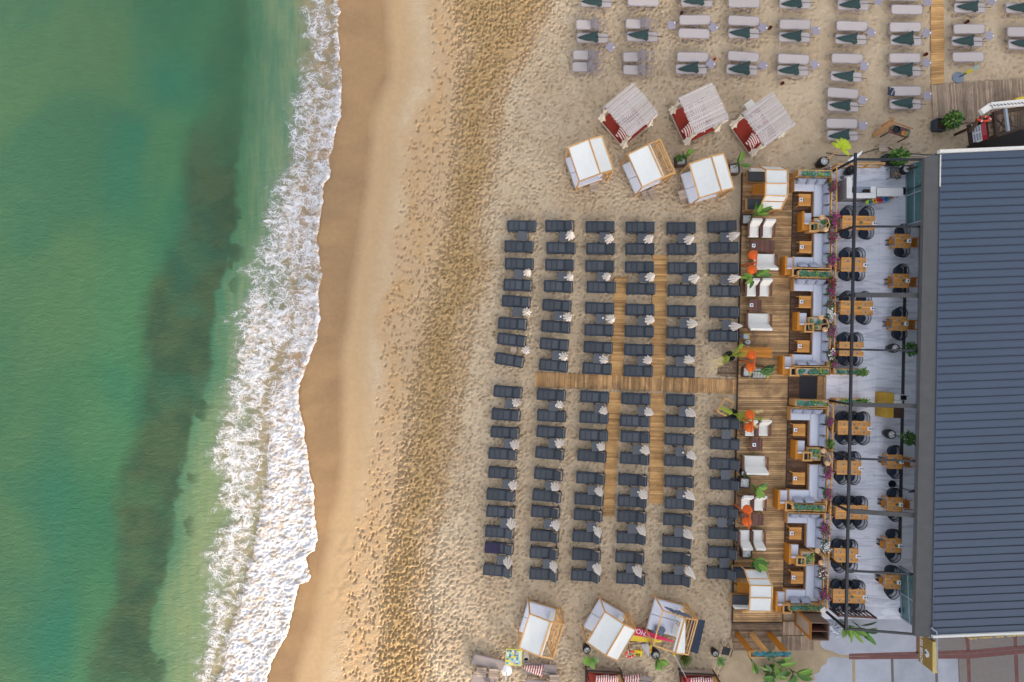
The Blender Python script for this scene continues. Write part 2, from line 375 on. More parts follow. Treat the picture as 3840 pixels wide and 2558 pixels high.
# ---- sea
xw = np.concatenate([[-420,-200,-110,-70,-50,-42,-38], np.arange(-34.6, -10.0, .09)])
yw = np.concatenate([[-420,-180,-90,-50,-34,-28,-25.5], np.arange(-23.6, 23.7, .09), [25.5,28,34,50,90,180,420]])
X, Y = np.meshgrid(xw, yw); k = PPM*H/(H-WZ); PX = CX+X*k; PY = CY-Y*k; D = PX-shore(PY)
w1 = fbm(X, Y*.5, .35, 1, 5)-.5; w2 = fbm(X, Y, 1.3, 3, 4)-.5
bl = pl(WB_L, PY); br = pl(WB_R, PY)
low = ss(PY, 330, 700)      # the weed is thin at the top of the picture
inn = ss(PX + 90*w1 + 20*w2, bl-45, bl+45)*(1-ss(PX + 40*w1 + 46*w2, br-16, br+8))
hole = ss(fbm(X, Y*1.5, .30, 5, 5, .45), .46, .68)
weed = inn*(.30+.66*low)*(1-.30*hole)
weed = np.maximum(weed, .8*ss(fbm(X, Y, .8, 2, 4), .62, .68)*ss(PX, br-60, br-10)*(1-ss(PX, br+20, br+75))*low)
edge_ = (PX > br).astype(float)
shal = ss(PX + 90*w1, br-60, br+150)
far = 1-ss(PX + 120*w1, bl-420, bl-60)
teal = ss(fbm(X, Y*.45, .16, 4, 3), .42, .64)*(1-shal)
sandy = ss(D, -190, -40)*(.55+.45*ss(fbm(X, Y, .7, 6), .35, .6))
sandy = np.maximum(sandy, .75*ss(PX, pl(FD, PY)-80, pl(FD, PY))*ss(D, -420, -60))
m_sea, nt, b = newmat("sea_water")
g = nd(nt, 'ShaderNodeNewGeometry'); pos = g.outputs['Position']
nl = noise(nt, pos, .09, 5, .55, .5); nm = noise(nt, pos, 1.2, 6, .6, .3)
mp = nd(nt, 'ShaderNodeMapping'); mp.inputs['Scale'].default_value = (2.6, .35, 1); mp.inputs['Rotation'].default_value = (0, 0, R(-14)); nt.links.new(pos, mp.inputs[0])
ns = noise(nt, mp.outputs[0], 1.0, 5, .6, .4)
c = mixc(nt, sstep(nt, nl, .35, .65), rgb((58,108,78)), rgb((72,117,82)))
c = mixc(nt, attr(nt, 'teal'), c, rgb((46,109,88)))
c = mixc(nt, attr(nt, 'far'), c, mixc(nt, sstep(nt, nl, .4, .62), rgb((64,106,78)), rgb((78,113,78))))
c = mixc(nt, attr(nt, 'shal'), c, mixc(nt, sstep(nt, ns, .35, .68), rgb((100,138,108)), rgb((128,148,112))))
c = mixc(nt, mth(nt, 'MULTIPLY', attr(nt, 'low'), mth(nt, 'MULTIPLY', attr(nt, 'shal'), .6)), c, rgb((132,144,102)))
nl = noise(nt, pos, .42, 5, .55, .4)
c = mixc(nt, attr(nt, 'weed'), c, mixc(nt, sstep(nt, nl, .36, .62), rgb((57,81,61)), rgb((72,91,65))))
c = mixc(nt, attr(nt, 'sandy'), c, mixc(nt, sstep(nt, nm, .35, .65), rgb((150,130,94)), rgb((188,148,98))))
sc_ = nd(nt, 'ShaderNodeVectorMath', operation='SCALE'); nt.links.new(c, sc_.inputs[0]); nt.links.new(mth(nt, 'MULTIPLY_ADD', nm, .14, .60), sc_.inputs['Scale'])
nt.links.new(sc_.outputs[0], b.inputs['Base Color']); b.inputs['Roughness'].default_value = .16; b.inputs['IOR'].default_value = 1.33
mp2 = nd(nt, 'ShaderNodeMapping'); mp2.inputs['Scale'].default_value = (1.6, 3.4, 1); mp2.inputs['Rotation'].default_value = (0, 0, R(35)); nt.links.new(pos, mp2.inputs[0])
hw = mth(nt, 'ADD', mth(nt, 'MULTIPLY', noise(nt, mp2.outputs[0], 1.0, 5, .6, .6), .10), mth(nt, 'MULTIPLY', noise(nt, pos, 6.5, 3, .6, .3), .03))
bm = nd(nt, 'ShaderNodeBump'); bm.inputs['Strength'].default_value = .5; bm.inputs['Distance'].default_value = 1.0; nt.links.new(hw, bm.inputs['Height']); nt.links.new(bm.outputs[0], b.inputs['Normal'])
Zw = WZ + .05*(fbm(X, Y*.4, .25, 2, 3)-.5) - .30*ss(D, -12, 8) + .04*ss(D, -200, -40)
tag(mesh_grid("sea_water", X, Y, Zw, dict(weed=weed, shal=shal, far=far, teal=teal, sandy=np.clip(sandy, 0, 1), low=ss(PY, 900, 1900)), m_sea), kind='structure')
# ---- breaking foam
ny = 1000; yv = np.linspace(-23.6, 23.6, ny); kf = PPM*H/(H-WZ-.06); PYv = CY-yv*kf
xl = (pl(FL, PYv)-70-CX)/kf; xr = (shore(PYv)+2-CX)/kf
s = np.linspace(0, 1, 190)[None, :]; X = xl[:, None]*(1-s)+xr[:, None]*s; Y = np.repeat(yv[:, None], 190, 1)
PX = CX+X*kf; PY = CY-Y*kf; D = PX-shore(PY); fl = pl(FL, PY); fd = pl(FD, PY); lowr = ss(PY, 1350, 1750)
w1 = fbm(X*1.0, Y*1.3, .7, 1, 5)-.5
lace = ss(PX + 110*w1, fl-60, fl+70)
cov = lace*(.50+.13*ss(PX, fl+10, fl+90)*(1-lowr)+.05*lowr)
dense = ss(PX + 46*w1, fd-14, fd+26)
edge = ss(D + 16*(fbm(X, Y, 2.0, 6, 3)-.5), -30-14*lowr, -12)
gap = np.exp(-((PX+30*w1-fd-2)/(15+10*lowr))**2)*(1-.25*lowr)
cov = np.maximum(cov, dense*(.60+.25*lowr)); cov = np.maximum(cov, edge*(.70+.16*lowr))
cov = cov*(1-(.38+.2*lowr)*gap)*(1-.35*ss(fbm(X, Y, .55, 5, 3), .52, .68)*(1-dense*lowr))
Zf = WZ + .05 + cov*(.13*fbm(X*1.0, Y*1.6, 1.5, 2, 5) + .15*(fbm(X, Y*1.3, 6.5, 3, 4)-.4)*ss(cov, .3, .8)) + .05*edge
Zf = Zf - .08*ss(D, -5, 2)
m_foam, nt, b = newmat("sea_foam")
g = nd(nt, 'ShaderNodeNewGeometry'); pos = g.outputs['Position']
dn = nd(nt, 'ShaderNodeTexNoise'); dn.inputs['Scale'].default_value = 1.5; dn.inputs['Detail'].default_value = 6; nt.links.new(pos, dn.inputs['Vector'])
ad = nd(nt, 'ShaderNodeVectorMath', operation='MULTIPLY_ADD'); nt.links.new(dn.outputs['Color'], ad.inputs[0]); ad.inputs[1].default_value = (.9, .9, 0); nt.links.new(pos, ad.inputs[2])
ms = nd(nt, 'ShaderNodeMapping'); ms.inputs['Scale'].default_value = (.75, 1.15, 1); ms.inputs['Rotation'].default_value = (0, 0, R(12)); nt.links.new(ad.outputs[0], ms.inputs[0])
cv = attr(nt, 'cov'); al = None
for scl, wd, off in ((1.9, .34, .0), (4.6, .30, .02), (9.5, .30, .05)):
    v = nd(nt, 'ShaderNodeTexVoronoi', feature='DISTANCE_TO_EDGE'); v.inputs['Scale'].default_value = scl; nt.links.new(ms.outputs[0], v.inputs['Vector'])
    w = mth(nt, 'MULTIPLY', mth(nt, 'POWER', mth(nt, 'MAXIMUM', mth(nt, 'SUBTRACT', cv, off), 0.0), 1.7), wd)
    t = mth(nt, 'SUBTRACT', 1.0, mth(nt, 'DIVIDE', v.outputs['Distance'], mth(nt, 'ADD', w, .0005)), clamp=True)
    t = mth(nt, 'POWER', t, .6)
    al = t if al is None else mth(nt, 'MAXIMUM', al, t)
nz = noise(nt, ms.outputs[0], 2.4, 5, .6)
al = mth(nt, 'MAXIMUM', mth(nt, 'MULTIPLY', al, sstep(nt, mth(nt, 'ADD', nz, mth(nt, 'MULTIPLY', cv, .5)), .52, .75)), sstep(nt, mth(nt, 'ADD', mth(nt, 'MULTIPLY', nz, .8), mth(nt, 'MULTIPLY', cv, .85)), .90, 1.12))
al = mth(nt, 'MAXIMUM', mth(nt, 'MULTIPLY', al, .93), mth(nt, 'MULTIPLY', sstep(nt, cv, .05, .9), .50))
cc = mixc(nt, sstep(nt, nz, .3, .62), rgb((180,164,148)), rgb((212,211,217)))
nt.links.new(cc, b.inputs['Base Color']); b.inputs['Roughness'].default_value = .7; b.inputs['Specular IOR Level'].default_value = .2
bump(nt, b, noise(nt, ms.outputs[0], 11, 6, .65), .7, .07)
tr = nd(nt, 'ShaderNodeBsdfTransparent'); mx = nd(nt, 'ShaderNodeMixShader'); nt.links.new(al, mx.inputs[0]); nt.links.new(tr.outputs[0], mx.inputs[1]); nt.links.new(b.outputs[0], mx.inputs[2])
nt.links.new(mx.outputs[0], nt.nodes['Material Output'].inputs['Surface'])
tag(mesh_grid("sea_foam", X, Y, Zf, dict(cov=cov), m_foam), label="white surf foam breaking along the wet sand", kind='stuff')
del X, Y, Zf, cov, PX, PY, D
# ---- out-of-frame ridge added to block the low sun and shade most of the beach
hx = np.linspace(0, 1, 60); hy = np.linspace(0, 1, 24); U, V = np.meshgrid(hx, hy)
base = Vector((-3.8, -10.7, 0)) + SUN_AZ*62; acr = Vector((-SUN_AZ.y, SUN_AZ.x, 0))
off = U*190 - 12; dep = V*60
hgt = 44*np.sin(np.pi*np.clip(V, 0, 1))**.7*ss(off, -10, 0)*(.9+.25*(fbm(off, dep, .05, 2)-.5))
Xh = base.x + acr.x*off + SUN_AZ.x*dep + 3*(fbm(off, dep, .07, 1)-.5); Yh = base.y + acr.y*off + SUN_AZ.y*dep
m_sun_blocker = M("sun_blocker_olive", (96,92,66), .95, .4, .3, .1, world_=True)
added_sun_blocker = mesh_grid("added_sun_blocker", Xh, Yh, hgt-1, {}, m_sun_blocker); tag(added_sun_blocker, kind='structure')
# ---------------------------------------------------------------- object materials
navy = M("charcoal_frame", (48,55,66), .5, .12, 6, rnd=.08)
navy_f = M("charcoal_sling", (76,78,82), .8, .16, 22, rnd=.14, bmp=.15, orand=.14)
navy_l = M("charcoal_edge", (112,122,136), .5, .1)
tbl_g = M("grey_resin", (84,86,92), .55, .22, 7)
white_p = M("white_plastic", (225,225,228), .5, .05)
white_c = M("white_canvas", (212,210,206), .85, .06, 5, bmp=.2)
cream_c = M("cream_cushion", (222,216,208), .9, .06, 6, bmp=.15)
par_w = M("parasol_white", (226,214,204), .85, .08, 9, bmp=.2)
pole_t = M("tan_pole", (150,110,80), .5, .15)
beige_s = M("beige_sling", (180,168,164), .8, .07, 26)
beige_mesh = M("beige_mesh", (150,138,138), .8, .12, 30)
beige_f = M("taupe_frame", (150,140,146), .5, .1)
taupe_s = M("taupe_sling", (150,136,130), .85, .1, 20)
lilac = M("grey_table", (146,138,150), .6, .08, 12)
green_u = M("dark_green_fabric", (50,68,66), .85, .25, 7, bmp=.5)
dark_m = M("dark_metal", (38,36,40), .4, .1)
black_m = M("black_metal", (24,26,32), .4, .15)
pergola_m = M("pergola_metal", (24,26,33), .35, .2, 5, spec=.5)
flat_grey = M("flat_beam_grey", (74,72,72), .7, .2, 4)
terra = M("terracotta", (110,52,38), .6, .2, 20)
terra_o = M("orange_clay", (210,90,40), .6, .15, 20)
teak = WOOD("teak", (216,156,84), (182,120,58), 'x', .55, .14)
teak_y = WOOD("teak_long", (222,154,72), (186,118,50), 'y', .55, .14)
oak = WOOD("honey_wood", (214,166,106), (178,128,74), 'x', .6, .16)
oak_y = WOOD("honey_wood_long", (214,166,106), (178,128,74), 'y', .6, .16)
amber = WOOD("amber_wood", (190,124,44), (150,90,26), 'x', .5, .12)
pale_w = WOOD("pale_wood", (186,166,150), (150,128,112), 'x', .7, .16)
brown_w = WOOD("brown_slats", (122,84,72), (88,58,52), 'x', .6, .12)
brown_wy = WOOD("brown_slats_long", (122,84,72), (88,58,52), 'y', .6, .12)
dark_w = WOOD("dark_wood", (84,64,52), (54,40,34), 'x', .65, .2)
deck_w = WOOD("deck_planks", (208,168,120), (154,118,80), 'x', .65, .24, .55, (84,62,46))
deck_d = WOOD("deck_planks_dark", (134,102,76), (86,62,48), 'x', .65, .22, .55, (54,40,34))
deck_g = WOOD("deck_weathered", (184,158,134), (134,112,94), 'y', .75, .2, .45, (84,70,60))
deck_gx = WOOD("deck_weathered_cross", (150,124,100), (92,74,58), 'x', .75, .22, .6, (70,62,52))
walk_v = WOOD("boardwalk_cross", (214,170,112), (172,124,74), 'x', .65, .2, .35, (104,76,50))
walk_h = WOOD("boardwalk_long", (208,164,112), (156,114,74), 'y', .65, .22, .5, (92,72,54))
reed = M("white_reed", (192,182,178), .8, .2, 14, rnd=.2)
red_f = M("red_mattress", (140,46,32), .85, .15, 8)
curtain = M("cream_curtain", (222,208,190), .85, .12, 12, bmp=.4)
leaf_l = M("leaf_bright", (108,142,46), .5, .3, 6, rnd=.3, spec=.4)
leaf_m = M("leaf_green", (74,112,40), .5, .25, 6, rnd=.35, spec=.4)
leaf_d = M("leaf_dark", (44,78,36), .5, .25, 6, rnd=.35, spec=.4)
succ = M("succulent", (88,136,118), .6, .25, 10, rnd=.35)
succ_y = M("succulent_lime", (148,160,60), .6, .25, 10, rnd=.35)
palm_g = M("palm_leaflets", (140,150,46), .6, .25, 6, rnd=.35)
palm_dry = M("palm_dry", (206,180,128), .7, .2, 8, rnd=.25)
pinkf = M("magenta_petals", (150,48,112), .7, .2, 12, rnd=.35)
redfl = M("crimson_petals", (146,44,62), .7, .2, 12, rnd=.35)
whitefl = M("white_petals", (232,228,226), .7, .06, 12, rnd=.08)
peb = M("white_pebbles", (206,204,202), .7, .25, 16, rnd=.25)
rockw = M("pale_rocks", (192,194,204), .8, .2, 3, rnd=.2)
soil = M("soil", (60,46,36), .95, .3, 12)
grey_p = M("grey_stripe_pillow", (152,154,168), .85, .1, 12, bmp=.2)
seat_c = M("pale_grey_cushion", (198,198,208), .9, .05, 7, bmp=.12)
blue_d = M("navy_cloth", (46,56,72), .85, .15, 8, bmp=.3)
denim = M("blue_grey_cloth", (108,116,134), .85, .2, 9, bmp=.3)
marble, nt, b = newmat("marble_floor")
g = nd(nt, 'ShaderNodeNewGeometry'); mp = nd(nt, 'ShaderNodeMapping'); mp.inputs['Rotation'].default_value = (0, 0, R(52)); mp.inputs['Scale'].default_value = (.55, 4.2, 1)
nt.links.new(g.outputs['Position'], mp.inputs[0]); v1 = noise(nt, mp.outputs[0], .9, 7, .62, .8)
v2 = noise(nt, g.outputs['Position'], .5, 4, .6)
veins = mth(nt, 'MULTIPLY', sstep(nt, v1, .48, .60), mth(nt, 'MULTIPLY_ADD', v2, 1.0, -.1), clamp=True)
c = mixc(nt, mth(nt, 'MULTIPLY', veins, .95), rgb((236,234,241)), rgb((160,160,178)))
k_ = nd(nt, 'ShaderNodeVectorMath', operation='SCALE'); nt.links.new(c, k_.inputs[0]); nt.links.new(mth(nt, 'MULTIPLY_ADD', attr(nt, 'rnd'), .06, .96), k_.inputs['Scale'])
nt.links.new(k_.outputs[0], b.inputs['Base Color']); b.inputs['Roughness'].default_value = .28
bar_m = M("bar_marble", (196,192,190), .4, .16, 2.2)
bar_side = M("bar_side", (128,122,122), .6, .15, 3)
roof_m = M("slate_blue_roof", (66,77,94), .45, .14, .35, spec=.35, world_=True)
roof_rib = M("roof_rib", (40,44,54), .5, .1)
gutter_m = M("gutter_sheet", (84,82,82), .75, .22, 1.6, world_=True)
white_w = M("white_paint", (220,214,206), .6, .12, 5)
glass_d, nt, b = newmat("door_glass"); b.inputs['Base Color'].default_value = rgb((60,104,104)); b.inputs['Roughness'].default_value = .08; b.inputs['Alpha'].default_value = .72
steel = M("steel_frame", (150,156,168), .35, .1, metal=.3)
conc = M("concrete_slab", (168,168,176), .85, .36, .7, world_=True, bmp=.2)
dirt = M("sandy_dirt", (164,144,117), .95, .42, 1.1, world_=True, bmp=.3)
brick, nt, b = newmat("paver_brick")
g = nd(nt, 'ShaderNodeNewGeometry'); bt = nd(nt, 'ShaderNodeTexBrick'); bt.inputs['Scale'].default_value = 3.6; bt.inputs['Mortar Size'].default_value = .03
bt.inputs['Color1'].default_value = rgb((138,126,119)); bt.inputs['Color2'].default_value = rgb((150,136,127)); bt.inputs['Mortar'].default_value = rgb((104,96,91))
nt.links.new(g.outputs['Position'], bt.inputs['Vector']); nz = noise(nt, g.outputs['Position'], .7, 5, .6)
c = mixc(nt, mth(nt, 'MULTIPLY', sstep(nt, nz, .4, .65), .5), bt.outputs[0], rgb((128,124,124))); nt.links.new(c, b.inputs['Base Color']); b.inputs['Roughness'].default_value = .85
brick_r = M("red_pavers", (122,82,78), .85, .4, 2.4, world_=True)
mat_bl = M("black_mat", (54,54,60), .9, .1, 10)
lamp_o = M("orange_wicker", (214,92,24), .6, .25, 30, bmp=.6)
lamp_p = M("natural_wicker", (206,166,124), .6, .2, 30, bmp=.6)
post_o = M("orange_post", (190,88,36), .55, .2, 12)
rope_m = M("rope", (176,140,100), .9, .2, 30)
kraft = M("kraft_paper", (186,140,94), .8, .05)
ink = M("printed_ink", (66,50,40), .8, .05)
paper = M("white_paper", (226,226,232), .7, .04)
gold = M("gold_panel", (138,110,50), .4, .18, 2)
gold_e = M("gold_edge", (204,178,112), .5, .08)
buoy_r = M("buoy_orange", (214,64,34), .5, .1)
yel = M("yellow", (216,186,36), .55, .08)
yel_w = WOOD("yellow_wood", (190,154,56), (156,120,40), 'y', .55, .12)
pink_b = M("pink_banner", (204,32,84), .7, .1)
stripes, nt, b = newmat("red_white_stripe"); tc = objco(nt, (1,1,1)); wv = nd(nt, 'ShaderNodeTexWave'); wv.bands_direction = 'X'; wv.inputs['Scale'].default_value = 2.1; wv.inputs['Distortion'].default_value = .4
nt.links.new(tc, wv.inputs['Vector']); c = mixc(nt, sstep(nt, wv.outputs[0], .47, .53), rgb((222,206,198)), rgb((150,40,44))); nt.links.new(c, b.inputs['Base Color']); b.inputs['Roughness'].default_value = .85
# ---------------------------------------------------------------- charcoal loungers
def make_lounger(raise_deg):
    t = thing('sun_lounger', 'x', 'sun lounger')
    f = MB()
    for s in (-1, 1):
        f.rr().bar((-.92, s*.325, .31), (.92, s*.325, .31), .055, .05)
        pts = [(-.88, s*.335, .28), (-.55, s*.375, .16), (-.1, s*.36, .23), (.3, s*.355, .24), (.6, s*.375, .15), (.88, s*.335, .28)]
        for a, c in zip(pts[:-1], pts[1:]): f.bar(a, c, .035, .035)
    for x in (-.90, .32, .90): f.rr().bar((x, -.33, .31), (x, .33, .31), .06, .045)
    f.build('frame', navy, t)
    for sx in (-1, 1):
        for s in (-1, 1):
            g = MB(); g.bar((sx*.86, s*.33, .30), (sx*.80, s*.385, -.03), .05, .05); g.build('leg', navy, t)
    st = MB(); st.box(-.88, -.30, .315, .33, .30, .335); st.cm = 1
    for (a, c) in ((-.80, -.56), (-.48, -.22), (-.13, .22)): st.rr().box(a, -.25, .330, c, .25, .339)
    st.build('seat', [navy, navy_f], t)
    a = R(raise_deg); L = .60
    o = Vector((.34, 0, .33)); d = Vector((math.cos(a), 0, math.sin(a))); nrm = Vector((-math.sin(a), 0, math.cos(a)))
    bk = MB()
    def q(u0, u1, w, t0, t1):
        v = []
        for tt in (t0, t1):
            for (u, y) in ((u0, -w), (u1, -w), (u1, w), (u0, w)): v.append(o + d*u + Vector((0, y, 0)) + nrm*tt)
        bk.add(v, [(3,2,1,0),(4,5,6,7),(0,1,5,4),(1,2,6,5),(2,3,7,6),(3,0,4,7)])
    q(0, L, .31, -.02, .02); bk.cm = 1; bk.rr(); q(.08, L-.09, .255, .0, .025); bk.cm = 2; q(L-.03, L, .30, .0, .034)
    bk.build('backrest', [navy, navy_f, navy_l], t)
    return t
LP = [Proto(make_lounger(k)) for k in (30, 40, 48)]
COLS = ['leftmost column', 'second column from the sea', 'third column from the sea', 'fourth column from the sea', 'fifth column from the sea', 'rightmost column']
def T(o, pts, s=3.92): return [(o[0]+p[0]/s, o[1]+p[1]/s) + tuple(p[2:]) for p in pts]
A_, B_, C_, D_, E_, F_, G_, H_ = (1800,800), (2300,800), (1800,1180), (2300,1180), (1780,1560), (2280,1560), (1780,1860), (2280,1860)
UP = [T(A_, [(615,187,1),(573,487,2),(578,743,1.5),(558,1055,2.5),(533,1297,4)])+T(C_, [(480,133,4),(467,372,7),(435,668,9.5)]),
      T(A_, [(1173,185,.5),(1191,508,1),(1171,757,1),(1152,1073,2.5),(1131,1355,4)])+T(C_, [(1115,178,4),(1093,437,5),(1082,748,5.5)]),
      T(A_, [(1767,198,.5),(1776,517,.5),(1763,775,1),(1782,1085,2),(1760,1395,2)])+T(C_, [(1750,227,2),(1737,483,3),(1721,793,3.5)]),
      T(B_, [(394,205,0),(392,520,0),(385,790,0),(403,1108,1.5),(392,1418,1)])+T(D_, [(385,247,1),(376,520,1.5),(368,828,2)]),
      T(B_, [(996,212,0),(1006,522,0),(1014,803,.5),(1018,1130,1),(1007,1437,1)])+T(D_, [(1000,265,1),(995,528,1),(990,840,2)]),
      T(B_, [(1595,192,-2),(1621,503,-1),(1615,807,0),(1637,1145,.5),(1628,1452,1.5)])+T(D_, [(1613,312,1)])]
LO = [T(C_, [(412,1138,4.5),(383,1475,3.5)])+T(E_, [(447,245,3),(415,560,3),(413,840,3.5),(387,1165,4),(383,1413,3)])+T(G_, [(369,533,3),(359,770,2.5),(336,1098,5)]),
      T(C_, [(1049,1183,4),(1052,1490,3)])+T(E_, [(1122,240,3),(1104,552,5),(1087,860,4.5),(1062,1178,5),(1043,1415,3)])+T(G_, [(1031,590,2.5),(1021,840,2.5),(1017,1155,3)]),
      T(C_, [(1687,1213,3.5),(1677,1515,2.5)])+T(E_, [(1749,285,2.5),(1726,590,4),(1707,918,3),(1681,1230,4),(1668,1460,2.5)])+T(G_, [(1649,600,3),(1643,868,2.5),(1630,1172,3)]),
      T(D_, [(334,1240,2)])+T(F_, [(392,75,2),(399,312,2),(392,630,3),(366,943,2),(355,1258,3),(352,1480,1.5)])+T(H_, [(341,620,2),(321,905,2),(335,1213,2)]),
      T(D_, [(986,1258,2)])+T(F_, [(1063,82,2),(1049,350,1.5),(1046,660,2),(1048,965,1.5),(1049,1287,2),(1025,1528,1.5)])+T(H_, [(1015,675,2),(1010,920,1.5),(1000,1230,1.5)]),
      T(F_, [(1719,110,1.5),(1717,413,2),(1711,710,1.5),(1717,1005,2),(1692,1408,1.5)])+T(H_, [(1690,555,1),(1686,835,1.5),(1665,1140,2)])]
# E_ rows repeated in the tile above keep one entry each
for blk, nm in ((UP, 'upper block'), (LO, 'lower block')):
    for ci, col in enumerate(blk):
        for i, (px, py, a) in enumerate(col):
            lab = f"charcoal lounger, {'upper' if i % 2 == 0 else 'lower'} of {ORD[i//2]} pair down, {nm}, {COLS[ci]}"
            k = (0 if i < 3 else 1) if nm == 'upper block' else (1 if i < 3 or ci == 0 else 2)
            if (ci, i) == (1, 0) and nm == 'upper block': k = 2
            LP[k].put((P(px, py, .33).x, P(px, py, .33).y, 0), R(-a+random.uniform(-.4, .4)), lab, 'charcoal loungers in pairs on the sand')
# side tables, ashtrays, closed parasols
def make_side():
    t = thing('side_table', 'x', 'side table'); m = MB(); m.rbox(-.305, -.305, .38, .305, .305, .42, .02); m.build('table_top', tbl_g, t)
    for sx in (-1, 1):
        for sy in (-1, 1): MB().bar((sx*.25, sy*.25, .38), (sx*.30, sy*.30, -.02), .05, .05).build('leg', navy, t)
    return t
SP = Proto(make_side())
def make_parasol():
    t = thing('closed_parasol', 'x', 'parasol')
    MB().tube([(0,0,-.05),(0,0,2.42)], .022, 8).build('pole', pole_t, t)
    m = MB(); n = 32; rows = []
    for k, (z, r, dp) in enumerate(((1.02,.26,.5),(1.10,.285,.48),(1.30,.26,.42),(1.6,.19,.34),(1.95,.11,.25),(2.28,.05,.1),(2.36,.02,0))):
        row = []
        for i in range(n+1):
            a = 2*math.pi*i/n; w = abs(math.cos(a*4.0)); rr_ = r*(1-dp*(1-w**.55)) * (1+.10*math.sin(a*3+k))
            row.append((rr_*math.cos(a+.04*k), rr_*math.sin(a+.04*k), z+.05*math.sin(5*a)*(k < 2)))
        rows.append(row)
    m.sheet([r for r in rows]); c = m.build('canopy', par_w, t, smooth=False)
    MB().ball((0,0,2.42), .035, 6).build('finial', pole_t, t)
    return t
PP = Proto(make_parasol())
make_ash = lambda: MB().lathe([(.001,0),(.055,0),(.065,.05),(.05,.05),(.045,.02),(.001,.02)], n=14).build('ashtray', white_p)
ash0 = [None]
TB_U = [T(A_, [(623,332),(573,895),(550,1450)]), T(A_, [(1232,340),(1208,925),(1152,1510)])+T(C_, [(1130,600)]), T(A_, [(1825,350),(1790,930)])+T(C_, [(1775,60),(1735,645)]),
        T(B_, [(428,365),(455,950)])+T(D_, [(435,95),(430,680)]), T(B_, [(1020,365),(1085,960)])+T(D_, [(1045,120),(985,690)]), T(B_, [(1640,350),(1650,980)])+T(D_, [(1665,150)])]
TB_L = [T(C_, [(440,1310)])+T(E_, [(495,405),(480,1005)])+T(G_, [(445,400),(400,945)]), T(C_, [(1080,1350)])+T(E_, [(1155,405),(1105,1025)])+T(G_, [(1085,415),(1070,1000)]),
        T(C_, [(1755,1385)])+T(E_, [(1790,450),(1730,1090)])+T(G_, [(1712,460),(1715,1035)]), T(D_, [(435,1415)])+T(F_, [(430,495),(395,1120)])+T(H_, [(360,485),(335,1065)]),
        T(D_, [(1035,1425)])+T(F_, [(1060,525),(1080,1150)])+T(H_, [(1045,530),(1043,1090)]), T(F_, [(1740,270),(1730,865)])+T(H_, [(1680,395),(1710,985)])]
ASH = {'upper block': [(1,1),(1,2),(1,3),(2,1),(2,2),(2,3),(3,1),(3,2),(4,1),(5,0),(5,1),(5,2)], 'lower block': [(0,3),(1,0),(1,2),(1,3),(1,4),(2,1),(2,3),(2,4),(3,1),(3,2),(3,4),(4,0),(4,1),(4,2)]}
for blk, nm in ((TB_U, 'upper block'), (TB_L, 'lower block')):
    for ci, col in enumerate(blk):
        for i, (px, py) in enumerate(col):
            w = P(px, py, .42); rz = R(-[3,2.5,2,1.5,1.5,1][ci]+random.uniform(-2, 2))
            SP.put((w.x, w.y, 0), rz, f"grey side table of {ORD[i]} lounger pair down, {nm}, {COLS[ci]}", 'grey side tables between loungers')
            if (ci, i) in ASH[nm]:
                if ash0[0] is None: o = make_ash(); ash0[0] = o
                else: o = ash0[0].copy(); COL.objects.link(o)
                o.location = (w.x+.12+.08*random.random(), w.y+random.uniform(-.12, .08), .42)
                tag(o, f"white ashtray on {ORD[i]} side table down, {nm}, {COLS[ci]}", 'ashtray', 'white ashtrays on side tables')
PA_U = [[None]+T(A_, [(700,865),(692,1440)])+T(C_, [(675,520)]), T(A_, [(1340,310),(1335,925),(1295,1510)])+T(C_, [(1240,625)]), T(A_, [(1915,355),(1888,912)])+T(C_, [(1945,55),(1840,665)]),
        T(B_, [(545,362),(575,930)])+T(D_, [(560,75),(530,680)]), T(B_, [(1155,370),(1230,950)])+T(D_, [(1190,120),(1135,665)]), T(B_, [(1810,310),(1800,945)])+T(D_, [(1820,165)])]
PA_L = [T(C_, [(530,1310)])+T(E_, [(585,440),(575,1050)])+T(G_, [(545,440),(487,1025)]), T(C_, [(1178,1345)])+T(E_, [(1252,430),(1190,1080)])+T(G_, [(1197,455),(1168,1085)]),
        T(C_, [(1828,1425)])+T(E_, [(1880,478),(1842,1138)])+T(G_, [(1828,548),(1818,1118)]), T(D_, [(540,1450)])+T(F_, [(572,532),(547,1188)])+T(H_, [(518,540),(468,1145)]),
        T(D_, [(1178,1450)])+T(F_, [(1262,602),(1232,1188)])+T(H_, [(1202,605),(1225,1155)]), []]
for blk, nm in ((PA_U, 'upper block'), (PA_L, 'lower block')):
    for ci, col in enumerate(blk):
        for i, p in enumerate(col):
            if p is None: continue
            w = P(p[0], p[1], 1.72)
            r = PP.put((w.x, w.y, 0), random.uniform(0, 6.28), f"closed white parasol by {ORD[i]} lounger pair down, {nm}, {COLS[ci]}", 'closed white parasols among the loungers')
            r.rotation_euler[0] = random.uniform(-.03, .03); r.rotation_euler[1] = random.uniform(-.03, .03); k = random.uniform(.9, 1.1); r.scale = (k, k, 1)
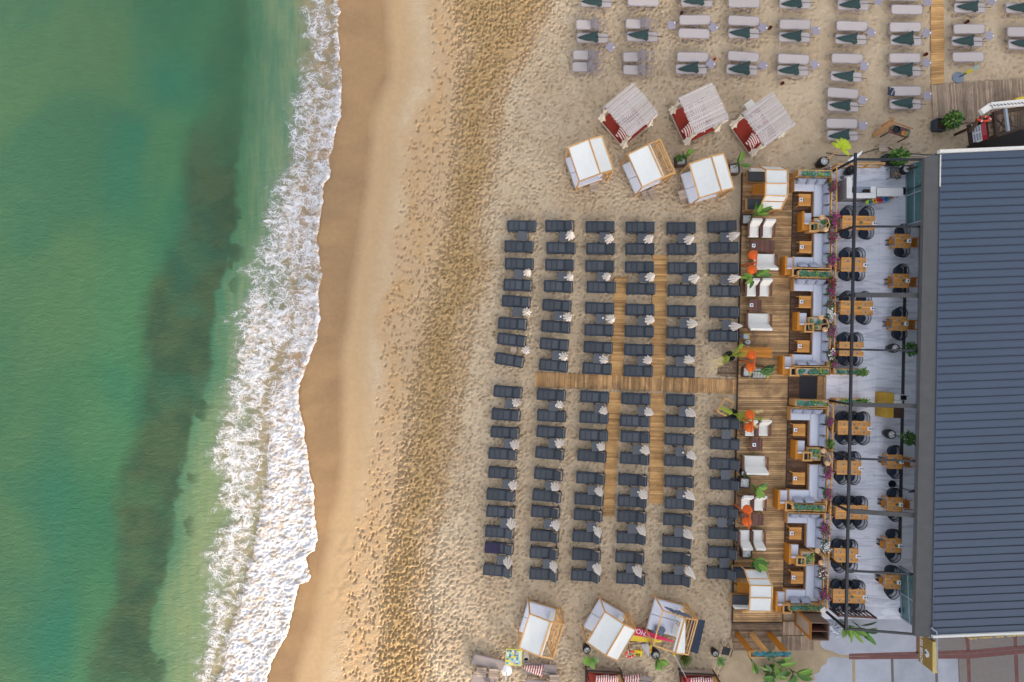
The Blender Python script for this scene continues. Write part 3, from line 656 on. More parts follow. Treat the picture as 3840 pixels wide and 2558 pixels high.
# odd pieces in the field
w = P(1926, 1312, .35); t = thing('slatted_stool', "small pale slatted stool between the leftmost loungers of the fourth pair", 'stool', (w.x, w.y, 0), R(-5))
m = MB()
for k in range(5): m.rr().box(-.2, -.2+k*.082, .32, .2, -.13+k*.082, .35)
m.build('slat_top', pale_w, t)
for sx in (-1, 1):
    for sy in (-1, 1): MB().box(sx*.16-.02, sy*.16-.02, -.02, sx*.16+.02, sy*.16+.02, .32).build('leg', pale_w, t)
w = P(1780+285/3.92, 1860+770/3.92, .36); m = MB(); m.slab([[(w.x-.60+.1*j, w.y-.31+.125*i, .36+.008*math.sin(3*j+i)) for j in range(11)] for i in range(6)], .012)
tag(m.build('beach_towel', M("plum_towel", (52,46,70), .9, .2, 14, bmp=.3)), "dark plum towel spread over a lounger near the bottom left", 'towel')
w = P(2280+1815/3.92, 1860+388/3.92, .1)
def make_base(nm, lab, px, py):
    w = P(px, py, .1); t = thing('parasol_base', lab, 'parasol base', (w.x, w.y, 0), 0, 'round grey parasol bases')
    MB().lathe([(.001,-.02),(.32,-.02),(.32,.05),(.28,.08),(.06,.11),(.001,.11)], n=28).build('base_plate', tbl_g, t)
    MB().lathe([(.022,.11),(.035,.11),(.035,.30),(.022,.30)], (.06,-.0,0), 12).build('tube', steel, t)
make_base(0, "round grey parasol base beside a side table at the rightmost lounger column", 2280+1815/3.92, 1860+385/3.92)
# ---------------------------------------------------------------- beige loungers at the top
def rrect(hx, hy, r, n=5, cx=0, cy=0, z=0):
    pts = []
    for (sx, sy, a0) in ((1,1,0),(-1,1,90),(-1,-1,180),(1,-1,270)):
        for k in range(n+1):
            a = R(a0+90*k/n); pts.append((cx+sx*(hx-r)+r*math.cos(a), cy+sy*(hy-r)+r*math.sin(a), z))
    return pts
def make_beige(kind='flat', sling=None, fr=None):
    sling = sling or beige_s; fr = fr or beige_f
    t = thing('beach_lounger', 'x', 'sun lounger')
    f = MB(); p = rrect(1.0, .30, .14, 5, 0, 0, .36); f.tube(p+[p[0]], .022, 6); f.tube([(.18,-.3,.36),(.18,.3,.36)], .018, 5); f.build('frame', fr, t)
    for s in (-1, 1):
        g = MB(); pts = [(-.98, s*.31, .34), (-.92, s*.37, .06), (-.70, s*.40, -.01), (-.4, s*.38, .12), (-.05, s*.34, .30), (.25, s*.36, .2), (.5, s*.40, .0), (.68, s*.38, .06), (.72, s*.31, .33)]
        g.tube(pts, .022, 6); g.build('leg', fr, t)
        MB().tube([(.16, s*.30, .38),(.20, s*.345, .38)], .035, 8).build('hinge', fr, t)
    if kind == 'flat':
        m = MB(); poly = [(x, y) for x, y, z in rrect(.975, .275, .13, 5)]; m.prism(poly, .352, .382); m.build('sling', sling, t)
    else:
        m = MB(); poly = [(x, y) for x, y, z in rrect(.46, .275, .10, 4, -.50)]; m.prism(poly, .352, .382); m.build('sling', sling, t)
        a = R(76); o = Vector((-.02, 0, .36)); d = Vector((math.cos(a), 0, math.sin(a)))
        b_ = MB(); w = .25
        v = [o+Vector((0,-w,0)), o+Vector((0,w,0)), o+d*.72+Vector((0,w*.95,0)), o+d*.72+Vector((0,-w*.95,0))]
        b_.add(v+[p_+Vector((.02,0,.0)) for p_ in v], [(0,1,2,3),(7,6,5,4),(0,4,5,1),(1,5,6,2),(2,6,7,3),(3,7,4,0)]); b_.build('backrest', beige_mesh, t)
        e = MB(); e.rbox(.02, -.20, .30, .50, .20, .33, .02); e.build('under_mesh', beige_mesh, t)
        e = MB()
        for x in (.55, .62): e.tube([(x,-.29,.37),(x,.29,.37)], .02, 5)
        e.tube([(.0,-.24,.55),(.5,-.24,.37)], .015, 5); e.tube([(.0,.24,.55),(.5,.24,.37)], .015, 5); e.build('support', beige_f, t)
    return t
def make_fold(mt=None, L=1.28, W=.34):
    t = thing('folded_parasol', 'x', 'parasol'); m = MB(); rows = []; n = 24
    for k in range(7):
        u = k/6; row = []
        for i in range(n+1):
            a = 2*math.pi*i/n; w = 1-.30*(1-abs(math.cos(a*3.5+.5*k))**.7)
            r = (.012+W*u**.9)*w*(1+.14*math.sin(2*a+k)); row.append((-.95+L*u+.05*math.sin(3*a)*(k == 6), r*math.cos(a)*1.15+.05*u*u, .43+max(-.035, r*math.sin(a)*.35)+.05*u))
        rows.append(row)
    m.sheet(rows); m.build('canopy', mt or green_u, t); MB().tube([(-.9,0,.45),(1.25,.02,.47)], .016, 6).build('pole', dark_m, t)
    return t
def make_square():
    t = thing('beach_table', 'x', 'side table'); MB().rbox(-.25,-.25,.46,.25,.25,.49,.012).build('table_top', lilac, t)
    MB().tube([(0,0,-.05),(0,0,.46)], .03, 8).build('stem', beige_f, t); MB().lathe([(.04,.49),(.05,.53),(.03,.53)], (.18,.12,0), 8).build('cup_holder', white_p, t)
    return t
BF, BS, GU, SQ = Proto(make_beige('flat')), Proto(make_beige('s')), Proto(make_fold()), Proto(make_square())
GU2 = Proto(make_fold(None, 1.3, .42))
o1 = (2100,0); o2 = (2900,0)
def q1(*p): return [(o1[0]+a[0]/2.9425, o1[1]+a[1]/2.9425)+a[2:] for a in p]
def q2(*p): return [(o2[0]+a[0]/2.504, o2[1]+a[1]/2.504)+a[2:] for a in p]
BL = q1((400,25,'u',0),(920,15,'',0),(1510,20,'u',0),(2030,30,'',0),(330,275,'s',0),(360,420,'u',0),(880,265,'s',1),(910,405,'u',0),(1490,220,'',-1),(1480,370,'',0),(2030,230,'',2),(2030,370,'u',0),
        (300,610,'s',0),(290,740,'s',0),(850,625,'s',-3),(850,775,'s',1),(1465,630,'',0),(1450,765,'u',0),(2025,625,'',3),(2010,770,'U',1))
BL += q2((205,35,'u',0),(750,50,'u',0),(1255,90,'',0),(1845,75,'u',-1),(2330,80,'u',0),(205,230,'',0),(200,350,'u',0),(740,245,'',1),(730,370,'u',1),(1240,255,'',-1),(1245,380,'U',0),(1840,272,'',-1),(1820,390,'u',1),
        (2345,300,'',0),(2352,420,'u',0),(190,555,'',2),(185,665,'u',1),(695,550,'',1),(685,720,'u',2),(1235,545,'',-1),(1240,670,'U',-1),(1830,535,'',-2),(655,875,'',3),(655,1000,'u',2),(1240,855,'',-1),(1240,980,'u',-1),
        (645,1160,'',0),(650,1275,'u',1))
BL += [(2246,-28,'',0),(2410,-30,'',0),(2600,-30,'',1),(2790,-30,'',0),(2985,-28,'',0),(3198,-28,'u',0),(3390,-16,'',0),(3640,-14,'',-1)]
srt = sorted(range(len(BL)), key=lambda i: BL[i][0]); cols = []; colof = {}
for i in srt:
    if cols and BL[i][0] - np.mean([BL[j][0] for j in cols[-1]]) < 62: cols[-1].append(i)
    else: cols.append([i])
for c_i, cl in enumerate(cols):
    cl.sort(key=lambda i: BL[i][1])
    for r_i, i in enumerate(cl):
        px, py, kd, a = BL[i]; w = P(px, py, .37); rz = R(-a-1+random.uniform(-.6, .6))
        cn = f"{ORD[c_i]} column from the left"
        lab = f"beige lounger, {ORD[r_i]} down in the {cn} at the top"
        if kd == 's': lab = f"beige lounger with raised back, {ORD[r_i]} down in the {cn}"
        (BS if kd == 's' else BF).put((w.x + (.1 if kd == 's' else 0), w.y, 0), rz, lab, 'beige loungers at the top of the beach')
        if kd in ('u', 'U'):
            (GU2 if kd == 'U' else GU).put((w.x+random.uniform(-.06, .06), w.y+random.uniform(-.03, .03), 0), rz+R(random.uniform(-5, 5)),
                f"folded dark green parasol lying on {ORD[r_i]} beige lounger down, {cn}", 'folded green parasols on beige loungers')
ST = q1((555,520,45),(1232,275,0),(1693,300,45),(2240,305,42),(1665,705,40),(2240,720,42)) + q2((985,5,20),(1450,15,2),(2050,8,30),(400,287,0),(920,305,38),(1440,310,35),(2030,335,40),(390,605,45),(855,620,3),(1440,590,38),(838,940,25),(1448,900,0),(843,1178,0))
for i, (px, py, a) in enumerate(sorted(ST, key=lambda s: (round(s[1]/95), s[0]))):
    w = P(px, py, .49); near = min(range(len(BL)), key=lambda j: math.hypot(BL[j][0]+70-px, BL[j][1]-py))
    c_i = next(k for k, cl in enumerate(cols) if near in cl); r_i = cols[c_i].index(near)
    SQ.put((w.x, w.y, 0), R(-a), f"square grey table {'turned diagonally ' if a > 15 else ''}by {ORD[r_i]} beige lounger down, {ORD[c_i]} column from left", 'square grey tables by the beige loungers')
def pot(px, py, mat, lab, s=1.0):
    w = P(px, py, .1); t = thing('ashtray_pot', lab, 'ashtray', (w.x, w.y, 0), 0, 'small clay ashtray pots on the sand')
    MB().lathe([(.001,-.02),(.085*s,-.02),(.11*s,.20),(.095*s,.20),(.075*s,.10),(.001,.10)], n=14).build('pot_body', mat, t)
    MB().lathe([(.001,.10),(.088*s,.11),(.001,.13)], n=10, cap=False).build('sand_fill', soil, t)
pot(2100+1340/2.9425, 145/2.9425, terra, "dark clay pot above the third column of beige loungers")
pot(2100+2318/2.9425, 308/2.9425, terra, "dark clay pot beside a diagonal table, fourth column of beige loungers")
pot(2100+1705/2.9425, 655/2.9425, terra_o, "bright orange clay pot touching a diagonal grey table", .8)
pot(2900+1818/2.504, 207/2.504, terra, "reddish pot above a beige lounger right of the top boardwalk")
pot(2900+83/2.504, 785/2.504, terra, "brown clay pot alone on the sand below the beige loungers")
pot(2900+1430/2.504, 513/2.504, terra, "reddish pot just left of the top boardwalk")
w = P(2900+1115/2.504, 855/2.504, .4); m = MB()
m.slab([[(w.x-.26+.085*j, w.y+.26-.085*i-.02*j, .40+.03*math.sin(2.2*j+i)) for j in range(6)] for i in range(7)][::-1], .02)
tag(m.build('dark_towel', blue_d), "dark towel bunched on the head of a beige lounger by the deck", 'towel')
# ---------------------------------------------------------------- walkways and decks
def plank_strip(name, quad, n, z, mats, kind='structure', gap=.016, thick=.05, jit=.02, parent=None, lab=None, drop=0.0):
    """quad px: a->b runs along the walk on one side, d->c on the other; planks lie across"""
    a, b_, c_, d_ = [P(x, y, z) for x, y in quad]; m = MB()
    for k in range(n):
        if drop and random.random() < drop: continue
        m.rr(); u0 = k/n; u1 = (k+1)/n; L = (b_-a).length; g = gap/L
        j0 = random.uniform(-jit, jit); j1 = random.uniform(-jit, jit); e = (d_-a).normalized()
        p = [a.lerp(b_, u0+g/2)+e*j0, a.lerp(b_, u1-g/2)+e*j0, d_.lerp(c_, u1-g/2)+e*j1, d_.lerp(c_, u0+g/2)+e*j1]
        zz = random.uniform(-.004, .004)
        m.prism([(v.x, v.y) for v in p], z-thick+zz, z+zz)
    o = m.build(name, mats, parent)
    if kind: tag(o, kind=kind)
    return o
# boardwalks between the loungers
plank_strip('boardwalk', [(2007,1396),(2770,1424),(2768,1478),(2005,1450)], 106, .05, walk_h)
plank_strip('boardwalk', [(2304,1038),(2288,1412),(2335,1414),(2352,1038)], 52, .045, walk_v)
plank_strip('boardwalk', [(2448,956),(2440,1417),(2495,1420),(2503,956)], 66, .045, walk_v)
plank_strip('boardwalk', [(2280,1470),(2262,1936),(2302,1936),(2330,1472)], 66, .045, walk_v)
plank_strip('boardwalk', [(2440,1474),(2434,1888),(2488,1890),(2492,1476)], 60, .045, walk_v)
plank_strip('boardwalk', [(3490,-60),(3492,318),(3541,312),(3538,-60)], 44, .05, walk_v)
plank_strip('boardwalk', [(2690,1372),(2692,1412),(2764,1414),(2764,1372)], 9, .02, deck_gx, drop=.15)
plank_strip('sunken_planks', [(2714,1352),(2714,1375),(2764,1375),(2764,1352)], 6, .025, deck_gx)
# main deck: cross planks in two bays, a darker bay under the sofas
bayL = [(2785,648),(2748,2332),(2934,2332),(2974,648)]; plank_strip('wooden_deck', bayL, 218, .14, deck_w, thick=.16)
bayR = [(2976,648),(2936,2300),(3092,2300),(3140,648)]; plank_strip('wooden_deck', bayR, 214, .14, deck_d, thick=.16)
m = MB(); a, c_ = P(2975,648,.145), P(2935,2330,.145); m.bar(a, c_, .06, .03); tag(m.build('deck_seam', dark_w), kind='structure')
m = MB(); m.bar(P(2783,648,.08), P(2746,2332,.08), .04, .16); tag(m.build('deck_edge', dark_w), kind='structure')
plank_strip('deck_step', [(2747,2335),(2745,2388),(2932,2388),(2934,2335)], 8, .11, deck_gx, thick=.10)
plank_strip('deck_step', [(2747,2390),(2752,2440),(2905,2440),(2912,2390)], 7, .085, deck_gx, thick=.06)
plank_strip('ramp', [(2936,2332),(3050,2332),(3050,2382),(2934,2382)], 24, .13, deck_g, thick=.08)
plank_strip('ramp', [(2934,2385),(3052,2385),(3052,2440),(2932,2440)], 22, .10, deck_g, thick=.06)
plank_strip('wooden_deck', [(3494,320),(3860,292),(3870,455),(3503,462)], 62, .12, deck_g, thick=.14)
# entrance mat and steps
def flat(name, quad, z, th, mat, lab=None, cat=None, kind=None, grp=None):
    m = MB(); m.prism([(P(x, y, z).x, P(x, y, z).y) for x, y in quad], z-th, z); o = m.build(name, mat); return tag(o, lab, cat, grp, kind)
flat('door_mat', [(3000,1412),(3063,1412),(3061,1500),(2999,1500)], .165, .02, mat_bl, "plain charcoal mat on the deck at the terrace entrance", 'mat')
plank_strip('entrance_step', [(3066,1412),(3088,1412),(3086,1502),(3064,1502)], 1, .22, deck_w, thick=.2)
plank_strip('entrance_step', [(3089,1412),(3109,1412),(3107,1502),(3087,1502)], 1, .27, deck_w, thick=.26)
# marble terrace
m = MB(); xs_ = [3114, 3164, 3229, 3303, 3372, 3460]
cuts = [[625,858,1010,1165,1335,1420,1560,1640,1795,1960,2065,2140,2250,2320]]
for k in range(5):
    ysl = [622+(k*47)%80-80] ; y = ysl[0]
    while y < 2320: y += 156; ysl.append(y)
    for y0, y1 in zip(ysl[:-1], ysl[1:]):
        y0 = max(y0, 622); y1 = min(y1, 2322)
        if y1-y0 < 2: continue
        def sx(px, py): return px - (py-622)*.0190*1.0
        m.rr(); q = [(sx(xs_[k]+.4, y0), y0+.4), (sx(xs_[k+1]-.4, y0), y0+.4), (sx(xs_[k+1]-.4, y1), y1-.4), (sx(xs_[k]+.4, y1), y1-.4)]
        m.prism([(P(x, y, .28).x, P(x, y, .28).y) for x, y in q], -.05, .28)
tag(m.build('marble_floor', marble), kind='structure')
m = MB(); q = [(3113,621),(3461,621),(3430,2323),(3079,2323)]; m.prism([(P(x, y, .27).x, P(x, y, .27).y) for x, y in q], -.05, .272); tag(m.build('floor_grout', M("grout", (186,186,196), .8, .05)), kind='structure')
flat('floor_track', [(3389,1000),(3401,1000),(3380,2080),(3367,2080)], .286, .005, flat_grey, kind='structure')
# ground at the bottom right: dirt, concrete, brick
flat('dirt_ground', [(2740,2395),(2930,2380),(3260,2330),(3260,2640),(2640,2640),(2690,2570),(2700,2520),(2720,2490),(2712,2450)], .026, .1, dirt, kind='structure')
flat('pavement', [(3078,2325),(3445,2310),(3445,2450),(3184,2458),(3140,2452),(3118,2440),(3096,2436),(3084,2428),(3074,2415),(3080,2400),(3072,2385),(3080,2360),(3074,2345)], .03, .1, conc, kind='structure')
flat('pavement', [(3105,2468),(3130,2462),(3160,2468),(3195,2466),(3197,2640),(3020,2640),(3040,2560),(3058,2548),(3052,2530),(3074,2520),(3080,2500),(3098,2490)], .03, .1, conc, kind='structure')
flat('pavement', [(3207,2474),(3340,2468),(3345,2640),(3209,2640)], .03, .1, conc, kind='structure')
flat('pavement', [(3350,2467),(3505,2462),(3510,2640),(3355,2640)], .03, .1, conc, kind='structure')
flat('pavement', [(3516,2463),(3592,2462),(3598,2640),(3520,2640)], .03, .1, conc, kind='structure')
flat('pavement_base', [(3190,2445),(3640,2440),(3640,2640),(3180,2640)], .020, .1, M("joint_sand", (112,102,96), .9, .2, 2, world_=True), kind='structure')
flat('brick_paving', [(3435,2300),(3900,2300),(3920,2460),(3435,2475)], .028, .1, brick, kind='structure')
flat('brick_paving', [(3596,2462),(3920,2440),(3920,2660),(3602,2660)], .027, .1, brick, kind='structure')
for q in ([(3184,2452),(3640,2438),(3900,2415),(3900,2428),(3640,2451),(3184,2461)], [(3184,2463),(3640,2453),(3900,2430),(3900,2445),(3640,2470),(3184,2473)],
          [(3618,2385),(3632,2384),(3638,2440),(3626,2440)], [(3800,2375),(3813,2374),(3815,2425),(3802,2426)], [(3625,2472),(3638,2471),(3646,2660),(3634,2660)], [(3803,2456),(3817,2455),(3825,2660),(3812,2660)], [(3436,2375),(3462,2375),(3458,2448),(3436,2450)]):
    flat('red_brick_band', q, .036, .02, brick_r, kind='structure')
BR = R(-1.25)
def W0(px, py, z, base=0.0):
    w = P(px, py, z); return (w.x, w.y, base)
# ---------------------------------------------------------------- white canvas cabanas
def cabana(px, py, deg, front, back, lab, cloth=None, grp='white canvas cabanas with wooden frames'):
    t = thing('beach_cabana', lab, 'cabana', W0(px, py, 2.2), R(deg), grp); S = 1.09; zt = 2.2; rx = .22; rz_ = 2.42
    b = MB(); b.rr().box(-1.05, -1.0, .10, 1.0, 1.0, .26)
    for sx in (-.95, .9):
        for sy in (-.9, .9): b.box(sx-.05, sy-.05, -.03, sx+.05, sy+.05, .10)
    b.build('bed_base', oak, t)
    for s in (-1, 1):
        m = MB(); y0, y1 = (-1.0, -.008) if s < 0 else (.008, 1.0); m.rbox(-1.10, y0, .26, .78, y1, .46, .05); m.build('mattress', seat_c, t)
    for sx in (-1, 1):
        for sy in (-1, 1):
            MB().rr().bar((sx*S*1.0, sy*S, -.04), (sx*S, sy*S, zt), .075, .075).build('post', oak, t)
    f = MB()
    for sy in (-1, 1): f.rr().bar((-S-.03, sy*S, zt), (rx, sy*S, rz_), .07, .06); f.bar((rx, sy*S, rz_), (S+.03, sy*S, zt), .07, .06)
    for x, z in ((-S, zt), (S, zt)): f.rr().bar((x, -S, z), (x, S, z), .07, .06)
    f.rr().bar((rx, -S, rz_+.035), (rx, S, rz_+.035), .085, .05); f.build('roof_frame', oak_y, t)
    def panel(x0, z0, x1, z1, nm, tri=False):
        g = []; N = 10
        for i in range(N+1):
            v = i/N; row = []
            for j in range(N+1):
                u = j/N; x = x0+(x1-x0)*u; ymax = S-.05
                if tri: ymax = (S-.05)
                y = -ymax+2*ymax*v
                if tri: x = x0+(x1-x0)*u*(1-v)**.8
                row.append((x, y, z0+(z1-z0)*u-.06*math.sin(math.pi*u)*math.sin(math.pi*v)+.010*math.sin(9*u+5*v)*math.sin(math.pi*v)+.032))
            g.append(row)
        m = MB(); m.slab(g, .012); m.build(nm, white_c, t)
    if front == 'full': panel(-S+.05, zt, rx-.05, rz_, 'front_canopy')
    else:
        m = MB(); m.rbox(rx-.16, -S+.05, rz_-.05, rx-.04, S-.05, rz_+.03, .03); m.build('front_canopy', white_c, t)
    if back == 'full': panel(rx+.05, rz_, S-.05, zt, 'back_canopy')
    elif back == 'tri': panel(rx+.05, rz_, S-.25, zt+.06, 'back_canopy', True)
    else:
        m = MB(); m.rbox(rx+.04, -S+.05, rz_-.05, rx+.13, S-.05, rz_+.03, .03); m.build('back_canopy', white_c, t)
    s_ = MB()
    for k in range(6):
        q = k/5; x = S-.04-.27*q; z = 2.0-1.45*q; s_.rr().bar((x, -S+.05, z), (x, S-.05, z), .06, .03)
    for sy in (-1, 1): s_.rr().bar((S-.02, sy*(S-.04), 2.15), (S-.36, sy*(S-.04), .40), .05, .05)
    s_.build('slatted_back', oak_y, t)
    for sy in (-.5, .5):
        p = MB(); p.pillow((.62, sy, .66), .18, .75, .5) if False else p.pillow((.60, sy, .68), .50, .78, .20, 0, R(-62), 'y'); p.build('back_pillow', cream_c if cloth else seat_c, t)
    if cloth:
        d = MB(); g = [[(-.62+1.3*j/14, cloth*(1.10-.05*i+.05*math.sin(j*2.3+i)), 2.16+.10*j/14-.22*i-.22*(i > 0)*abs(math.sin(j*.7+i*1.1))-.06*math.sin(j*1.9)) for j in range(15)] for i in range(5)]
        d.slab(g, .06)
        if front != 'full':
            g = [[(-.7+.7*j/9, -1.08+.16*i+.03*math.sin(j*2), .52+.10*abs(math.sin(j*1.3+i))) for j in range(10)] for i in range(4)]; d.slab(g, .05); d.build('draped_cloth', denim, t)
    return t
cabana(2214.6, 596, 18.6, 'full', 'full', "white canvas cabana nearest the sea in the upper row of three")
cabana(2442, 613.5, 24.3, 'full', 'none', "white canvas cabana with open slatted back, middle of the upper three")
cabana(2668, 660, 16.5, 'full', 'full', "white canvas cabana beside the deck, rightmost of the upper three")
cabana(2030, 2385, -17.3, 'full', 'none', "white canvas cabana with back panel rolled open, left of the lower three", 1)
cabana(2292, 2385.6, -30.5, 'full', 'full', "white canvas cabana turned steeply, middle of the lower three", 1)
cabana(2533, 2372, -15.4, 'none', 'tri', "white canvas cabana with open front, right of the lower three", 1)
m = MB(); q = [(2590,2318),(2645,2328),(2617,2452),(2578,2440)]; g = [[P(q[0][0]+(q[1][0]-q[0][0])*u+((q[3][0]-q[0][0])*(1-u)+(q[2][0]-q[1][0])*u)*v, q[0][1]+(q[1][1]-q[0][1])*u+((q[3][1]-q[0][1])*(1-u)+(q[2][1]-q[1][1])*u)*v, .5+.02*math.sin(5*v+4*u)) for u in np.linspace(0,1,8)] for v in np.linspace(0,1,12)]
t = thing('shade_panel', "navy fabric shade panel leaning behind the lower right cabana", 'shade panel', (0,0,0))
m.slab(g[::-1], .02); m.build('fabric', blue_d, t); m = MB()
for a in ((2594,2324),(2640,2334),(2614,2444),(2582,2436)): m.tube([P(*a, 0), P(*a, .49)], .02, 6)
m.build('support', dark_m, t)
# ---------------------------------------------------------------- reed roofed gazebos with red beds
def gazebo(px, py, deg, lab, Sx=1.14, Sy=1.22):
    t = thing('reed_gazebo', lab, 'gazebo', W0(px, py, 2.3), R(deg), 'reed roofed gazebos with red beds')
    m = MB()
    for k in range(64):
        y = -Sy+2*Sy*k/63+random.uniform(-.012, .012); e0 = random.uniform(-.05, .05); e1 = random.uniform(-.05, .05)
        m.rr().tube([(-Sx+e0, y, 2.32+random.uniform(-.01, .012)), (0, y+random.uniform(-.012, .012), 2.33), (Sx+e1, y+random.uniform(-.015, .015), 2.32)], random.uniform(.014, .022), 5)
    for x in (-.9, 0, .9): m.rr().tube([(x, -Sy, 2.28), (x, Sy, 2.28)], .03, 6)
    m.build('reed_roof', reed, t)
    for sx in (-1, 1):
        for sy in (-1, 1): MB().rr().tube([(sx*1.03, sy*1.06, -.04), (sx*.98, sy*1.0, 2.28)], .05, 8).build('post', pale_w, t)
    b = MB(); b.rr().box(-1.10, -1.14, .08, 1.10, 1.14, .24)
    b.rr().bar((-1.12, -1.16, .34), (1.12, -1.16, .34), .05, .06); b.rr().bar((-1.12, -1.16, .34), (-1.12, 1.16, .34), .05, .06); b.build('bed_base', pale_w, t)
    m = MB(); m.rbox(-1.05, -1.09, .24, 1.05, 1.09, .40, .05); m.build('mattress', red_f, t)
    for (cx, cy) in ((-1.0, -1.02), (1.0, -1.02), (-1.0, 1.02)):
        c_ = MB(); rows = []
        for k, (z, r) in enumerate(((2.25,.14),(1.8,.11),(1.35,.065),(1.0,.12),(.62,.24))):
            row = []
            for i in range(15):
                a = 2*math.pi*i/14; rr_ = r*(1+.28*math.cos(5*a)); row.append((cx*1.05+rr_*math.cos(a), cy*1.07+rr_*math.sin(a)*1.0, z))
            rows.append(row)
        c_.sheet(rows); c_.build('tied_curtain', curtain, t)
    for (cx, cy, rt) in ((-.60, -.45, .4), (.05, -.55, -.3), (.45, .5, 1.2)):
        p = MB(); p.pillow((cx, cy, .56), .85, .70, .26, rt, R(18)); p.build('striped_cushion', stripes, t)
    return t
gazebo(2367, 413, 40, "reed gazebo over a red bed, leftmost of three")
gazebo(2639, 407, 24.7, "reed gazebo over a red bed, middle of three")
gazebo(2882, 447, 35, "reed gazebo over a red bed, rightmost, nearest the terrace")
def crate(px, py, deg, lab, mt=pale_w, s=.27, z=.36):
    t = thing('crate_table', lab, 'side table', W0(px, py, z), R(deg), 'small slatted beach tables'); m = MB()
    for k in range(4): m.rr().box(-s, -s+k*s*.5+.01, z-.035, s, -s+(k+1)*s*.5-.01, z)
    m.build('slat_top', mt, t)
    for sx in (-1, 1):
        for sy in (-1, 1): MB().rr().box(sx*s*.85-.025, sy*s*.85-.025, -.03, sx*s*.85+.025, sy*s*.85+.025, z-.035).build('leg', mt, t)
crate(2080+375/2.504, 280+1055/2.504, 10, "small weathered slat table below the upper left cabana")
crate(2080+872/2.504, 280+1125/2.504, 24, "larger weathered slat table under the upper middle cabana", pale_w, .30, .3)
crate(2080+918/2.504, 280+1105/2.504, 24, "taller slat table overlapping another by the upper middle cabana", pale_w, .22, .45)
crate(2080+1225/2.504, 280+1135/2.504, 16, "weathered slat table left of the upper right cabana", pale_w, .38, .34)
crate(2080+1840/2.504, 280+290/2.504, 35, "pale slat table behind the rightmost reed gazebo", white_w, .30, .5)
# ---------------------------------------------------------------- plants
def leaf(m, base, az, L, Wd, rise, droop, n=7, twist=0.0, fold=.18):
    b = Vector(base); d = Vector((math.cos(az), math.sin(az), 0)); s = Vector((-math.sin(az), math.cos(az), 0)); rows = []
    for i in range(n):
        u = i/(n-1); w = Wd*(math.sin(math.pi*(u*.93+.05))**.7)*.5; c = b+d*L*u*math.cos(rise*(1-u*.3))+Vector((0,0,L*(math.sin(rise)*u-droop*u*u)))
        ss_ = s*math.cos(twist)+Vector((0,0,1))*math.sin(twist)
        rows.append([c-ss_*w+Vector((0,0,fold*w)), c, c+ss_*w+Vector((0,0,fold*w))])
    m.rr().sheet(rows)
def banana(parent, c, n, L, Wd, h, seed, mats=(leaf_l, leaf_m), az=None):
    r = random.Random(seed); st = MB(); lf = MB()
    for k in range(n):
        a = r.uniform(0, 6.28) if az is None else az+r.uniform(-.9, .9); hh = h*r.uniform(.55, 1.0); o = r.uniform(.03, .16)
        p0 = Vector(c); p1 = p0+Vector((o*.4*math.cos(a), o*.4*math.sin(a), hh*.6)); p2 = p0+Vector((o*1.6*math.cos(a), o*1.6*math.sin(a), hh))
        st.rr().tube([p0, p1, p2], .022, 5, .01); lf.cm = 0 if r.random() < .5 else 1
        leaf(lf, p2, a, L*r.uniform(.7, 1.15), Wd*r.uniform(.75, 1.15), r.uniform(.1, .6), r.uniform(.15, .45), 8, r.uniform(-.5, .5))
    st.build('stems', leaf_m, parent); lf.build('leaves', list(mats), parent)
def bush(parent, c, rx, ry, rz, n, ls, seed, mats=(leaf_m, leaf_d), name='foliage', lw=.45):
    r = random.Random(seed); m = MB()
    for k in range(n):
        while True:
            u = Vector((r.uniform(-1,1), r.uniform(-1,1), r.uniform(-.8,1)))
            if .25 < u.length < 1: break
        m.cm = r.randrange(len(mats)); q = Vector((c[0]+u.x*rx*(1+.2*math.sin(5*u.y)), c[1]+u.y*ry, c[2]+u.z*rz)); a = math.atan2(u.y, u.x)+r.uniform(-.9, .9)
        leaf(m, q, a, ls*r.uniform(.6, 1.3), ls*lw*r.uniform(.7, 1.2), r.uniform(-.2, .9), r.uniform(0, .4), 4, r.uniform(-.7, .7))
    return m.build(name, list(mats), parent)
def rosettes(parent, boxes, seed, mats=None, hgt=.0, name='succulents', size=.11):
    r = random.Random(seed); m = MB(); mats = mats or [succ, succ_y, leaf_m]
    for (x, y, z, s) in boxes:
        m.cm = r.choices(range(len(mats)), [6, 2, 2][:len(mats)])[0]
        for k in range(9):
            a = 2*math.pi*k/9+r.uniform(-.3, .3); leaf(m, (x, y, z), a, s*r.uniform(.8, 1.3), s*.45, r.uniform(.3, 1.0), .1, 4, 0, .3)
    return m.build(name, mats, parent)
def pebbles(m, x0, y0, x1, y1, z, n, s=.035, seed=1):
    r = random.Random(seed)
    for k in range(n):
        x = r.uniform(x0, x1); y = r.uniform(y0, y1); q = s*r.uniform(.6, 1.4); m.cr = r.random()
        m.lathe([(q*.3,-q*.4),(q,0),(q*.35,q*.45)], (x, y, z), 5)
    return m
